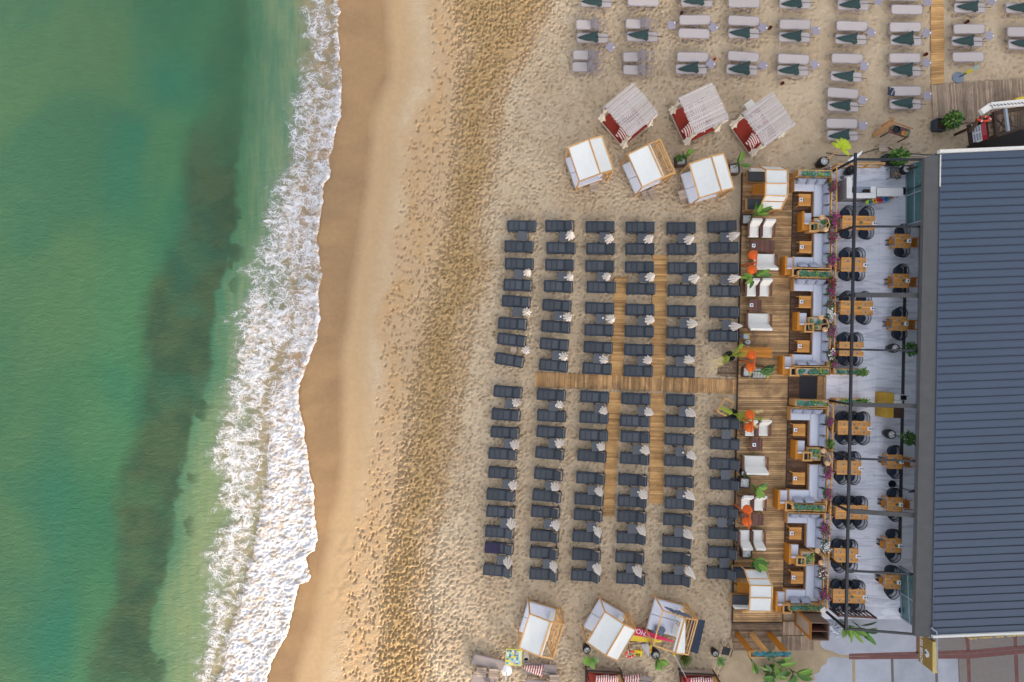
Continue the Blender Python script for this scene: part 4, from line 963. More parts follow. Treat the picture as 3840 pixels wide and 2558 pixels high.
def planter_box(px, py, sx, sy, z, base, lab, nplants, seed, mt=None, name='planter_box', cat='planter', rz=BR, grp=None, style='succ', plant=None):
    mt = mt or oak; t = thing(name, lab, cat, W0(px, py, z, base), rz, grp); h = z-base; m = MB()
    for s in (-1, 1): m.rr().box(-sx, s*sy-.025, 0, sx, s*sy+.025, h); m.rr().box(s*sx-.025, -sy+.026, 0, s*sx+.025, sy-.026, h-.004)
    m.box(-sx+.03, -sy+.03, .02, sx-.03, sy-.03, h-.10); m.build('box', mt, t)
    p = pebbles(MB(), -sx+.05, -sy+.05, sx-.05, sy-.05, h-.09, int(240*sx*sy*4/.7)+30, .035, seed); p.box(-sx+.03, -sy+.03, h-.11, sx-.03, sy-.03, h-.095); p.build('pebbles', peb, t)
    r = random.Random(seed)
    if style == 'succ': rosettes(t, [(r.uniform(-sx*.9, sx*.9), r.uniform(-sy*.7, sy*.7), h-.07, r.uniform(.10, .19)) for k in range(nplants)], seed)
    return t
# ---------------------------------------------------------------- lounge furniture on the deck
DZ = .14
def lsofa(flip):
    t = thing('corner_sofa', 'x', 'sofa'); f = -1 if flip else 1
    W2, Lh = 1.12, 1.22
    def bx(m, x0, y0, z0, x1, y1, z1, r=None):
        y0, y1 = sorted((y0*f, y1*f)); (m.rbox(x0, y0, z0, x1, y1, z1, r) if r else m.box(x0, y0, z0, x1, y1, z1)); return m
    b = MB(); bx(b.rr(), -W2+.03, Lh-.80, .05, W2-.02, Lh-.02, .28); bx(b.rr(), W2-.92, -Lh+.03, .05, W2-.021, Lh-.801, .279); b.build('base', oak, t)
    bx(MB(), -W2+.02, Lh-.82, .28, W2-.93, Lh-.10, .44, .05).build('seat_cushion', seat_c, t)
    bx(MB(), W2-.925, -Lh+.02, .28, W2-.10, Lh-.10, .44, .05).build('seat_cushion', seat_c, t)
    m = MB(); bx(m.rr(), -W2-.06, Lh-.06, .10, W2-.065, Lh, .80); m.build('back_board', oak, t)
    m = MB(); bx(m.rr(), W2-.06, -Lh, .10, W2, Lh+.004, .82); m.build('back_board', oak_y, t)
    m = MB(); bx(m.rr(), -W2-.01, Lh-.84, .05, -W2+.015, Lh-.07, .50); m.build('end_board', oak_y, t)
    for k in range(3):
        y = (-.86+.70*k)*f; p = MB(); p.pillow((W2-.27, y, .62), .46, .64, .22, 0, R(-48), 'y'); p.build('back_pillow', grey_p, t)
    for k in range(2 if flip else 3):
        x = (-.72+.62*k) if not flip else (-.60+.70*k); p = MB(); p.pillow((x, (Lh-.27)*f, .60), .60, .44, .22, 0, R(48)*f, 'x'); p.build('back_pillow', grey_p, t)
    return t
SOF = (Proto(lsofa(False)), Proto(lsofa(True)))
def coffee():
    t = thing('coffee_table', 'x', 'table'); m = MB()
    for k in range(6): m.rr().box(-.385, -.385+k*.1283, .40, .385, -.385+(k+1)*.1283-.004, .44)
    m.build('table_top', teak, t)
    for sx in (-1, 1):
        for sy in (-1, 1): MB().rr().bar((sx*.34, sy*.34, .40), (sx*.37, sy*.37, 0), .06, .06).build('leg', teak, t)
    return t
CT = Proto(coffee())
def holder():
    t = thing('napkin_holder', 'x', 'napkin holder'); MB().rbox(-.10,-.11,0,.10,.11,.10,.012).build('box', paper, t); MB().box(-.05,-.06,.10,.05,.06,.103).build('print', tbl_g, t)
    MB().rr().bar((.13,-.02,.05),(.18,-.02,.05),.04,.10).build('pepper_mill', dark_w, t); return t
NH = Proto(holder())
def single():
    t = thing('lounge_seat', 'x', 'armchair')
    m = MB(); m.rr().box(-.30,-.28,.04,.30,.36,.28); m.build('base', amber, t)
    MB().rbox(-.29,-.30,.28,.30,.36,.42,.04).build('seat_cushion', seat_c, t)
    m = MB(); m.rr().box(-.44,-.78,.02,-.31,.40,.72); m.rr().box(-.305,-.76,.02,.02,-.36,.60); m.build('side_board', amber, t)
    p = MB(); p.rbox(-.29,-.40,.40,.32,-.30,.66,.03); p.build('back_cushion', seat_c, t)
    m = MB()
    for s in (-1, 1): m.rr().box(.03,-.58+s*.25-.05,.02,.64,-.58+s*.25+.05,.70); m.rr().box(.335+s*.255-.05,-.779,.02,.335+s*.255+.05,-.381,.698)
    m.build('bin_box', oak, t); m = MB(); m.box(.09,-.77,.50,.585,-.39,.56); m.build('bin_black_fill', black_m, t)  # black slab set inside the box makes its opening dark
    return t
SG = Proto(single())
def lantern_pair():
    t = thing('lantern_post', 'x', 'lamp')
    MB().tube([(.25,-.1,0),(.28,-.08,1.0),(.2,0,1.8),(.10,.02,2.35)], .05, 8, .03).build('rope_post', rope_m, t)
    MB().tube([(-.12,.36,2.25),(.0,.22,2.42),(.10,.02,2.38),(.14,-.18,2.42),(.10,-.34,2.25)], .035, 7).build('rope_arm', rope_m, t)
    for (x, y) in ((-.14,.38),(.10,-.36)):
        g = MB().ball((x,y,2.05), .155, 12, 1.0).build('lantern', lamp_p, t, smooth=True); MB().tube([(x,y,2.19),(x,y,2.26)], .012, 5).build('hook', dark_m, g)
    return t
LN = Proto(lantern_pair())
GR = [dict(o=(2977,667.4), bot=(873,1010.7), xr=3109.5, x2=3107.8, top2=813.6, c=[(3017.8,749.7),(3021,927)], s=[(3026,820),(2961.7,987)], pl=(3077,842.5), st=[(3057,650.5),(3057,1028)], ln=(3090,838)),
      dict(o=(2975,1042.5), bot=(1241,1375.5), xr=3107.8, x2=3102.7, top2=1188.6, c=[(3019.5,1132.5),(3013,1299)], s=[(3007.6,1195),(2953,1358.5)], pl=(3056.8,1214), st=[None,(3051.7,1394)], ln=(3087,1212)),
      dict(o=(2961.7,1526.7), bot=(1740.8,1888.6), xr=3096, x2=3091, top2=1674.5, c=[(2997,1613),(2995.7,1795)], s=[(3000.8,1674.5),(2936,1861)], pl=(3053.5,1703.4), st=[(3045,1513),(3036.5,1904)], ln=(3096,1712)),
      dict(o=(2951,1916.8), bot=(2118,2261.8), xr=3084, x2=3077.7, top2=2055, c=[(2983,2000.7),(2989.6,2166.5)], s=[(2977,2064.5),(2926.6,2242)], pl=(3029.5,2094), st=[None,(3023,2280)], ln=(3073,2084))]
nb = ['topmost', 'second', 'third', 'lowest']
sc = 0; cc = 0
for gi, G in enumerate(GR):
    zs = .44+DZ
    cy1 = (G['o'][1]+G['top2'])/2; cx1 = (G['o'][0]+G['xr'])/2
    r = SOF[0].put(W0(cx1-1, cy1, zs, DZ), BR, f"white cushioned corner sofa, upper half of the {nb[gi]} seating bay", 'corner sofas along the terrace fence'); r.scale[1] = (G['top2']-G['o'][1])/58*.986/2.44
    cy2 = (G['bot'][0]+G['bot'][1])/2; cx2 = G['x2']-66
    r = SOF[1].put(W0(cx2, cy2, zs, DZ), BR, f"white cushioned corner sofa, lower half of the {nb[gi]} seating bay", 'corner sofas along the terrace fence'); r.scale[1] = (G['bot'][1]-G['bot'][0])/58*.986/2.44
    for k, (x, y) in enumerate(G['c']):
        w = ['upper', 'lower'][k]
        CT.put(W0(x, y, .44+DZ, DZ), BR, f"square teak coffee table by the {w} sofa of the {nb[gi]} seating bay", 'square teak coffee tables')
        NH.put(W0(x-14, y-1, .50+DZ, .44+DZ), BR, f"white napkin holder on the {w} coffee table of the {nb[gi]} seating bay", 'white napkin holders')
    for k, (x, y) in enumerate(G['s']):
        SG.put(W0(x, y, .42+DZ, DZ), BR, f"single amber wood seat with bin box, {['beside the lantern planter', 'at the lower left corner'][k]} of {nb[gi]} bay", 'amber wood seats with bin boxes')
    planter_box(G['pl'][0], G['pl'][1], .38, .38, .62+DZ, DZ, f"square wooden succulent planter in the middle of the {nb[gi]} seating bay", 16, 20+gi, grp='succulent planters between sofas')
    for k, s in enumerate(G['st']):
        if s: planter_box(s[0], s[1], 1.05, .19, .80+DZ, DZ, f"long wooden succulent trough at the {['upper', 'lower'][k]} end of the {nb[gi]} seating bay", 34, 40+gi*2+k, grp='long succulent troughs')
    LN.put(W0(G['ln'][0]-2, G['ln'][1]+2, 2.1, DZ), BR, f"pair of natural wicker lanterns over the {nb[gi]} seating bay", 'natural wicker lantern pairs')
# brown armchairs and two-seat sofas
def armchair(w):
    t = thing('deck_armchair' if w < .5 else 'deck_sofa', 'x', 'armchair' if w < .5 else 'sofa')
    m = MB(); m.rr().box(-w,-.46,.18,w,.42,.26); m.build('frame', brown_w, t)
    for s in (-1, 1):
        a = MB()
        for k in range(3): a.rr().box(s*(w+.065)-.065+.045*k,-.48,.52,s*(w+.065)-.025+.045*k,.40,.55)
        a.build('armrest', brown_wy, t)
        MB().rr().box(s*(w+.06)-.03,-.46,0,s*(w+.06)+.03,-.40,.52).build('leg', brown_w, t); MB().rr().bar((s*(w+.06),.34,.52),(s*(w+.06),.42,0),.06,.06).build('leg', brown_w, t)
    n = 1 if w < .5 else 1
    MB().rbox(-w+.01,-.50,.26,w-.01,.30,.40,.05).build('seat_cushion', cream_c, t)
    c_ = MB(); v = []
    for (y, z) in ((.16,.38),(.30,.36),(.60,.90),(.46,.95)): v += [(-w+.02, y, z), (w-.02, y, z)]
    c_.add(v, [(0,1,3,2),(2,3,5,4),(4,5,7,6),(6,7,1,0),(0,2,4,6),(1,7,5,3)]); c_.build('back_cushion', cream_c, t)
    b = MB(); b.rr().bar((-w,.34,.2),(-w,.62,.86),.05,.05); b.rr().bar((w,.34,.2),(w,.62,.86),.05,.05); b.rr().bar((-w,.60,.8),(w,.60,.8),.05,.08); b.build('back_frame', brown_w, t)
    return t
AC, SF = Proto(armchair(.33)), Proto(armchair(.70))
ACL = [((2828.5,859.5),0,'left','topmost'),((2878.4,861),0,'right','topmost'),((2819,1081.5),0,'left','second'),((2866.5,1081.5),0,'right','second'),((2812,1606.5),0,'left','third'),((2863,1606.5),0,'right','third'),
       ((2797,1887),0,'left','fourth'),((2846,1887),0,'right','fourth'),((2794,2019.6),180,'left','lowest'),((2842.7,2019.6),180,'right','lowest')]
for (p, a, s, n) in ACL: AC.put(W0(p[0], p[1], .45+DZ, DZ), BR+R(a), f"cream cushioned armchair, {s} one of the {n} pair on the deck", 'cream armchairs on the deck')
for (p, n) in (((2866,985),'topmost'),((2844.4,1209),'middle'),((2831,1744),'lowest')): SF.put(W0(p[0], p[1]-4, .45+DZ, DZ), BR+R(180), f"cream cushioned two-seat sofa, {n} of three on the deck", 'cream two-seat sofas on the deck')
def slat_table(px, py, sx, sy, lab):
    t = thing('slatted_table', lab, 'table', W0(px, py, .42+DZ, DZ), BR, 'reddish brown slatted tables'); m = MB(); n = int(sx*2/.085)
    for k in range(n): m.rr().box(-sx+k*2*sx/n, -sy, .39, -sx+(k+1)*2*sx/n-.012, sy, .42)
    m.build('slat_top', brown_wy, t)
    for a in (-1, 1):
        for c_ in (-1, 1): MB().rr().bar((a*(sx-.06), c_*(sy-.06), .39), (a*(sx-.02), c_*(sy-.02), 0), .05, .05).build('leg', brown_w, t)
slat_table(2861.4, 922.3, .75, .37, "long reddish slatted table below the topmost armchairs"); NH.put(W0(2826, 921, .47+DZ, .42+DZ), BR, "white menu holder on the topmost long reddish table", 'white napkin holders')
slat_table(2834, 1146, .38, .38, "square reddish slatted table above the middle two-seat sofa"); NH.put(W0(2818, 1144, .47+DZ, .42+DZ), BR, "white menu holder on the square table above the middle sofa", 'white napkin holders')
slat_table(2839, 1667, .36, .38, "square reddish slatted table beside a round parasol base"); NH.put(W0(2828, 1668, .47+DZ, .42+DZ), BR, "white menu holder on the square table beside the parasol base", 'white napkin holders')
slat_table(2820, 1948, .74, .37, "long reddish slatted table under the lowest orange lanterns"); NH.put(W0(2793, 1950, .47+DZ, .42+DZ), BR, "white menu holder under the lowest orange lanterns", 'white napkin holders')
make_base(1, "round grey parasol base left of the topmost long reddish table", 2796, 921)
make_base(2, "round grey parasol base half under the middle two-seat sofa", 2823, 1254)
make_base(3, "round grey parasol base left of a square reddish table", 2792, 1663)
# arched booths
def booth(wx, wy, flip, lab):
    t = thing('canopy_booth', lab, 'booth', (wx, wy, DZ), BR+(R(180) if False else 0), 'faceted canopy booths on the deck'); f = -1 if flip else 1
    prof = [(1.36,1.02),(.88,1.90),(.02,1.98),(-.72,1.96),(-.97,1.58),(-1.34,1.12)]; w = .675
    m = MB()
    for (a, b_) in zip(prof[:-1], prof[1:]):
        g = []
        for i in range(5):
            u = i/4; y = (a[0]+(b_[0]-a[0])*(.02+.96*u))*f; z = a[1]+(b_[1]-a[1])*(.02+.96*u)+.02-.025*math.sin(math.pi*u)
            g.append([(-w+.05+j*(2*w-.1)/6, y, z-.008*math.sin(math.pi*j/6)) for j in range(7)])
        m.slab(g if f < 0 else g[::-1], .015)
    m.build('canopy', white_c, t)
    fr = MB()
    for s in (-1, 1):
        for (a, b_) in zip(prof[:-1], prof[1:]): fr.rr().bar((s*w, a[0]*f, a[1]), (s*w, b_[0]*f, b_[1]), .07, .07)
        fr.rr().bar((s*w, prof[0][0]*f, prof[0][1]), (s*w, prof[0][0]*f*.98, 0), .07, .07); fr.rr().bar((s*w, prof[-1][0]*f, prof[-1][1]), (s*w, prof[-1][0]*f*.98, 0), .07, .07)
    for (y, z) in prof: fr.rr().bar((-w, y*f, z+.02), (w, y*f, z+.02), .06, .05)
    fr.build('frame', oak_y, t)
    for y in (.95, -.85):
        b_ = MB(); b_.rr().box(-1.12, y*f-.36, .05, .60, y*f+.36, .30); b_.build('bench', oak, t); MB().rbox(-1.11, y*f-.35, .30, .59, y*f+.35, .42, .04).build('bench_cushion', navy_f, t)
        s = 1 if y > 0 else -1
        p = MB(); p.rbox(-1.09, (y+s*.30)*f-.05, .42, .57, (y+s*.30)*f+.07, .80, .03); p.build('bench_back', cream_c if y > 0 else blue_d, t)
    tb = MB(); tb.rr().box(-.92, -.30, .62, .4, .32, .66); tb.build('table_top', amber, t); l = MB(); l.rr().box(-.86,-.05,0,-.78,.05,.62); l.rr().box(.26,-.05,0,.34,.05,.62); l.build('table_leg', amber, t)
booth(936/58, 555/58, False, "white faceted canopy booth at the top end of the deck")
booth(880/58, -906/58, True, "white faceted canopy booth at the bottom end of the deck")
# orange double lantern posts
def olamp(base, top, y0, y1, lns, lab):
    t = thing('orange_lamp_post', lab, 'lamp', (0,0,0), 0, 'orange double lantern posts'); zt = 2.75
    b = P(base[0], base[1], .1); tp = P(top[0], top[1], zt)
    MB().tube([b, b.lerp(tp, .5), tp], .055, 8).build('pole', post_o, t)
    MB().tube([P(top[0]+2, y0, zt+.05), tp+Vector((0,0,.05)), P(top[0]-4, y1, zt+.03)], .055, 8).build('crossbar', post_o, t)
    for (x, y) in lns:
        c = P(x, y, 2.2); g = MB().ball(c, .29, 14, .92).build('lantern', lamp_o, t, smooth=True); MB().tube([c+Vector((0,0,.26)), c+Vector((.12,0,.6))], .015, 5).build('cord', rope_m, g)
olamp((2778,996), (2835,984), 941, 1024, [(2823,957),(2820,1011)], "orange double lantern post, topmost on the deck edge")
olamp((2772,1352), (2827,1362), 1315, 1394, [(2818,1331),(2815,1377)], "orange double lantern post beside the palm pot above the boardwalk")
olamp((2762,1561), (2821,1586), 1541, 1622, [(2812,1555),(2810,1603)], "orange double lantern post just below the boardwalk")
olamp((2752,1890), (2811,1936), 1902, 1984, [(2803,1911),(2801,1956)], "orange double lantern post, lowest on the deck edge")
# ---------------------------------------------------------------- terrace: fence, flowers, dining sets
TZ = .28
FX = [(3138,622),(3136,870),(3132,1100),(3129,1310),(3125,1508),(3120,1780),(3115,1904),(3106,2135),(3100,2282)]
def fx(y): return float(np.interp(y, [p[1] for p in FX], [p[0] for p in FX]))
def fence(y0, y1, down, lab):
    t = thing('lattice_fence', lab, 'fence', (0,0,0), 0, 'diagonal slat fences beside the terrace'); zt = 1.05; zb = .34
    def pt(y, z): # plane of the fence: fixed on the top rail's true place
        w = P(fx(y), y, zt); return Vector((w.x, w.y, z))
    MB().bar(pt(y0, zt), pt(y1, zt), .07, .05).build('top_rail', oak_y, t); MB().bar(pt(y0, zb), pt(y1, zb), .06, .05).build('bottom_rail', oak_y, t)
    m = MB(); n = int(abs(y1-y0)/27)
    for k in range(n):
        a = y0+(y1-y0)*(k+.1)/n; b_ = a+(y1-y0)/n*.85
        p, q = (pt(a, zb), pt(b_, zt)) if down else (pt(b_, zb), pt(a, zt)); m.rr().bar(p, q, .035, .045)
    m.build('diagonal_slats', oak_y, t)
    for y in (y0, (y0+y1)/2, y1): MB().rr().bar(pt(y, TZ-.02), pt(y, zt+.04), .08, .08, (0,1,0)).build('post', oak, t)
fence(626, 868, True, "diagonal slat fence from the top corner to the topmost lanterns")
fence(876, 1112, True, "diagonal slat fence between the topmost lanterns and wide roof beam")
fence(1118, 1308, False, "diagonal slat fence beside the second lantern pair above the entrance")
fence(1314, 1392, False, "short slat fence just above the terrace entrance")
fence(1512, 1690, True, "diagonal slat fence just below the terrace entrance")
fence(1698, 1900, False, "diagonal slat fence beside the third lantern pair")
fence(1908, 2088, False, "diagonal slat fence above the lowest lantern pair")
fence(2094, 2280, False, "diagonal slat fence at the bottom of the terrace")
def flowers(px, py, mats, lab, s=1.0, seed=0):
    t = thing('flowering_plant', lab, 'plant', W0(px, py, 1.05, TZ), BR, 'flower pots along the terrace fence'); r = random.Random(seed)
    m = MB(); m.box(-.13,-.28*s,.30,.13,.28*s,.56); m.build('trough', dark_w, t)
    bush(t, (0,0,.72), .22*s, .36*s, .20, 170, .12, seed, (leaf_m, leaf_d))
    f = MB()
    for k in range(int(62*s)):
        x, y = r.gauss(0, .13*s), r.gauss(0, .20*s); z = .80+r.uniform(-.08, .14); f.cm = r.randrange(len(mats)); f.rr()
        for j in range(3):
            a = r.uniform(0, 6.28); leaf(f, (x, y, z), a, .07, .06, r.uniform(.1, .9), 0, 3)
    f.build('blossoms', list(mats), t)
FLW = [(3123,699,(pinkf,redfl),"topmost"),(3126,826,(pinkf,),"beside the topmost lanterns"),(3122,892,(pinkf,redfl),"just below the topmost lanterns"),(3121,970,(pinkf,),"between the topmost sofa bay and the wide roof beam")]
for i, (x, y, c, n) in enumerate(FLW): flowers(x, y, c, f"magenta flowering pot on the fence, {n}", 1.0+.2*(i == 1), 60+i)
flowers(3121,1058,(redfl,), "red flowering pot on the fence above the wide roof beam", .9, 70); flowers(3115,1092,(pinkf,), "crimson pink flowering pot touching the wide roof beam", .9, 71)
flowers(3115,1146,(pinkf,leaf_m), "leafy pot with few magenta flowers below the wide roof beam", .8, 72); flowers(3113,1176,(whitefl,), "white flowering pot above the second lantern pair", .8, 73)
flowers(3116,1240,(pinkf,), "large magenta flowering pot beside the second lantern pair", 1.15, 74); flowers(3118,1330,(whitefl,pinkf), "white and pink flowering pot above the entrance trough", .9, 75)
flowers(3125,1362,(pinkf,leaf_m), "sparse pink plant at the corner above the entrance trough", .8, 76)
flowers(3110,1583,(pinkf,), "pink flowering pot on the fence, first below the entrance", .8, 77); flowers(3113,1664,(leaf_l,leaf_m), "olive green leafy pot on the fence without flowers", .8, 78)
flowers(3103,1766,(pinkf,), "wide magenta flowering pot below the third lantern pair", 1.2, 79); flowers(3103,1851,(pinkf,), "magenta flowering pot above the sixth roof beam", 1.0, 80)
flowers(3094,1984,(pinkf,), "magenta flowering pot beside the lowest seating bay", 1.1, 81); flowers(3096,2047,(whitefl,), "white flowering pot above the lowest lanterns", 1.0, 82)
flowers(3086,2152,(redfl,whitefl), "red and white flowering pot below the lowest lanterns", 1.0, 83); flowers(3090,2231,(pinkf,), "magenta flowering pot at the bottom end of the fence", 1.0, 84)
def wicker():
    t = thing('wicker_chair', 'x', 'chair'); MB().lathe([(.001,.40),(.26,.40),(.28,.44),(.26,.48),(.001,.48)], n=18).build('seat_cushion', blue_d, t)
    m = MB(); N = 26
    for k in range(N+1):
        a = R(-22+224*k/N); x, y = math.cos(a), math.sin(a); m.bar((.27*x,.27*y,.42), (.36*x,.38*y,.84), .014, .02)
    for (r0, r1, z) in ((.27,.27,.43),(.32,.335,.64),(.36,.38,.84)):
        m.tube([(r0*math.cos(R(-22+224*k/16)), r1*math.sin(R(-22+224*k/16)), z) for k in range(17)], .02, 5)
    m.build('woven_back', black_m, t)
    for sx in (-1, 1):
        for sy in (-1, 1): MB().tube([(sx*.22,sy*.22,.42),(sx*.27,sy*.29,0)], .014, 5).build('leg', white_w if sy > 0 else black_m, t)
    return t
WC = Proto(wicker()); WC.root.scale = (1.14, 1.14, 1.0)
def dining(L):
    t = thing('dining_table', 'x', 'table'); hx = L/2; hy = .445; m = MB(); n = max(8, int(L/.11))
    for k in range(8): m.rr().box(-hx,-hy+k*hy/4,.71,hx,-hy+(k+1)*hy/4-.003,.75)
    m.build('table_top', teak, t)
    for sx in (-1, 1):
        for sy in (-1, 1): MB().rr().box(sx*(hx-.1)-.04,sy*(hy-.1)-.04,0,sx*(hx-.1)+.04,sy*(hy-.1)+.04,.71).build('leg', teak, t)
    m = MB(); m.rr().box(-hx+.1,-.04,.60,hx-.1,.04,.68); m.build('stretcher', teak, t)
    return t
DT = {L: Proto(dining(L)) for L in (2.04, 1.54, .90)}
def mat():
    t = thing('placemat', 'x', 'placemat'); m = MB(); m.box(-.19,-.145,0,.19,.145,.004); m.build('sheet', kraft, t)
    k = MB()
    for j in range(5):
        a = R(90-56+28*j); k.bar((.02,-.07,.0055),(.02+.055*math.cos(a),-.07+.06*math.sin(a),.0055),.02,.002)
    k.box(-.07,.03,.0045,.11,.042,.006); k.build('print', ink, t); c = MB(); c.box(-.155,-.12,.0045,-.145,.12,.010); c.box(-.13,-.12,.0045,-.122,.12,.010); c.build('cutlery', steel, t); return t
PM = Proto(mat())
def tplant():
    t = thing('potted_plant', 'x', 'plant'); MB().lathe([(.04,0),(.065,.10),(.05,.10),(.001,.08)], n=12).build('pot', terra, t); rosettes(t, [(0,0,.10,.10),(.03,.02,.12,.07)], 5, [succ, leaf_m]); return t
TPL = Proto(tplant())
DIN = [(3220,835.7,2.04,[-.60,.60],'topmost long table'),(3201,992,1.54,[-.36,.36],'second table'),(3213,1154.6,2.04,[-.55,.55],'third table, below the wide beam'),(3193,1309,1.54,[-.36,.36],'fourth table, above the entrance'),
       (3203,1605,2.04,[-.62,0,.62],'fifth table, below the entrance'),(3184,1754,1.54,[-.36,.36],'sixth table'),(3194.5,1921,2.04,[-.62,0,.62],'seventh table'),(3173,2083,1.54,[-.36,.36],'eighth table'),(3185,2236,2.04,[-.62,0,.62],'lowest table of the row')]
SIDE = ['left', 'middle', 'right']
def w_at(px, py, z, dx, dy, base):
    w = P(px, py, z); c, s = math.cos(BR), math.sin(BR); return (w.x+dx*c-dy*s, w.y+dx*s+dy*c, base)
for i, (px, py, L, xs_, nm) in enumerate(DIN):
    z = TZ+.75; DT[L].put(W0(px, py, z, TZ), BR, f"teak dining table by the fence, {nm}", 'teak dining tables by the fence')
    short = nm.split(',')[0]; short = short if 'table' in short else short+' table'
    for k, x in enumerate(xs_):
        sd = SIDE[k] if len(xs_) == 3 else SIDE[k*2]
        for s, u in ((1, 'upper'), (-1, 'lower')):
            WC.put(w_at(px, py, z, x-.10, s*.62, TZ), BR+(0 if s > 0 else R(180))+R(random.uniform(-5, 5)), f"black wicker chair, {sd} one {'above' if s > 0 else 'below'} the {short} by the fence", 'black wicker dining chairs')
            PM.put(w_at(px, py, z, x-.02, s*.235, z), BR, f"kraft placemat, {sd} one on {u} edge of the {short} by fence", 'kraft placemats')
    NH.put(w_at(px, py, z, L/2-.09, -.02, z), BR, f"white napkin holder on the {short} by the fence", 'white napkin holders')
    if len(xs_) == 3 or i in (0, 2): TPL.put(w_at(px, py, z, .10, 0, z), BR, f"small succulent pot in the middle of the {short} by the fence", 'small table plants')
    t = thing('end_stool', f"dark wooden stool left of the {short} by the fence", 'stool', w_at(px, py, z, -L/2-.14, -.02, TZ), BR, 'wooden stools at table ends'); m = MB(); m.rr().box(-.16,-.22,.40,.16,.22,.45); m.build('seat', amber, t)
    for s in (-1, 1): MB().rr().box(-.14,s*.18-.02,0,.14,s*.18+.02,.40).build('leg', dark_w, t)
def director():
    t = thing('folding_chair', 'x', 'chair')
    for s in (-1, 1):
        l = MB(); l.rr().bar((-.28,s*.26,.02),(.20,s*.26,.62),.04,.03); l.rr().bar((.28,s*.26,.02),(-.20,s*.26,.62),.04,.03); l.build('crossed_legs', amber, t)
        a = MB(); a.rr().box(-.26,s*.28-.03,.62,.24,s*.28+.03,.65); a.build('armrest', amber, t)
    m = MB()
    for k in range(5): m.rr().box(-.22+k*.09,-.25,.43,-.15+k*.09,.25,.455)
    m.build('seat', amber, t); m = MB(); m.rr().bar((.22,-.26,.6),(.30,-.26,.95),.04,.04); m.rr().bar((.22,.26,.6),(.30,.26,.95),.04,.04); m.rr().bar((.29,-.26,.86),(.29,.26,.86),.03,.16); m.build('backrest', amber, t)
    return t
DC = Proto(director())
SM = [(3386,903.6),(3381,1053),(3375.6,1214),(3357.6,1732),(3356,1892),(3352,2046),(3347.6,2182.5)]
SN = ['topmost','second','third','fourth','fifth','sixth','lowest']
for i, (px, py) in enumerate(SM):
    z = TZ+.75; DT[.90].put(W0(px, py, z, TZ), BR, f"square teak table near the glass front, {SN[i]} of seven", 'square teak tables near the glass front')
    for s, u in ((1, 'upper'), (-1, 'lower')):
        WC.put(w_at(px, py, z, -.02, s*.62, TZ), BR+(0 if s > 0 else R(180)), f"black wicker chair on the {u} side of the {SN[i]} square table by the glass", 'black wicker dining chairs')
        PM.put(w_at(px, py, z, -.06, s*.235, z), BR, f"kraft placemat on the {u} edge of the {SN[i]} square table by the glass", 'kraft placemats')
    NH.put(w_at(px, py, z, .36, 0, z), BR, f"white napkin holder on the {SN[i]} square table near the glass front", 'white napkin holders')
    TPL.put(w_at(px, py, z, .08, 0, z), BR, f"small succulent pot on the {SN[i]} square table near the glass front", 'small table plants')
    if i < 5: DC.put(w_at(px, py, z, .93, -.05, TZ), BR, f"amber folding chair between the {SN[i]} square table and the glass front", 'amber folding chairs')
    t = thing('end_stool', f"dark wooden stool tucked left of the {SN[i]} square table near the glass", 'stool', w_at(px, py, z, -.52, 0, TZ), BR, 'wooden stools at table ends'); m = MB(); m.rr().box(-.13,-.18,.40,.13,.18,.45); m.build('seat', amber, t)
    for s in (-1, 1): MB().rr().box(-.12,s*.15-.02,0,.12,s*.15+.02,.40).build('leg', dark_w, t)
# potted things on the terrace
def vase(px, py, lab, s=1.0, mat_=black_m, base=TZ, z=.7, plant=None, seed=1, lean=(0,0), stone=True):
    t = thing('potted_plant' if plant else 'vase', lab, 'potted plant' if plant else 'vase', W0(px, py, base+z*s, base), 0, None)
    MB().lathe([(.001,0),(.17*s,0),(.27*s,.35*s),(.29*s,.52*s),(.25*s,.72*s),(.22*s,.72*s),(.24*s,.62*s),(.001,.60*s)], n=22).build('pot', mat_, t, smooth=True)
    if stone:
        p = MB(); p.lathe([(.001,.60*s),(.23*s,.62*s),(.001,.66*s)], n=14, cap=False); r = random.Random(seed)
        for k in range(60):
            a = r.uniform(0, 6.28); q = .21*s*r.random()**.5; p.cr = r.random(); p.lathe([(.012,-.01),(.032,0),(.012,.02)], (q*math.cos(a), q*math.sin(a), .66*s), 5)
        p.build('pebbles', peb, t)
    if plant: plant(t, s, seed)
    return t
def pl_bush(mats, rx, rz, n, ls, dx=0, dy=0):
    def f(t, s, seed):
        MB().tube([(0,0,.6*s),(dx*.5,dy*.5,.85*s),(dx,dy,1.0*s)], .03, 6).build('stem', soil, t); bush(t, (dx,dy,1.05*s), rx, rx, rz, n, ls, seed, mats)
    return f
def pl_banana(n, L, Wd, h, mats=(leaf_l, leaf_m), az=None):
    return lambda t, s, seed: banana(t, (0,0,.6*s), n, L, Wd, h, seed, mats, az)
vase(3358,1306,"black vase pot with dark green bush beside the fifth roof beam",1.05,plant=pl_bush((leaf_m,leaf_d),.38,.35,260,.16,.75,-.05),seed=3)
vase(3345,1630,"black vase pot with dense dark bush below the yellow desk",1.05,plant=pl_bush((leaf_d,leaf_m),.38,.38,300,.16,.85,-.2),seed=4)
vase(3195,637,"black glossy vase under the pergola corner without a plant",1.0,plant=None,seed=5,stone=False)
vase(3400,634,"black pot with white pebbles and a bent dark trunk by the glass door",1.0,plant=lambda t,s,k: (MB().tube([(0,0,.6),(.35,.04,.9),(.8,.08,1.1)],.07,8,.05).build('trunk', soil, t)),seed=6)
t = thing('glass_side_table', "glass topped square side table with dry twigs near the bar", 'table', W0(3358,648,.7,TZ), BR); m = MB()
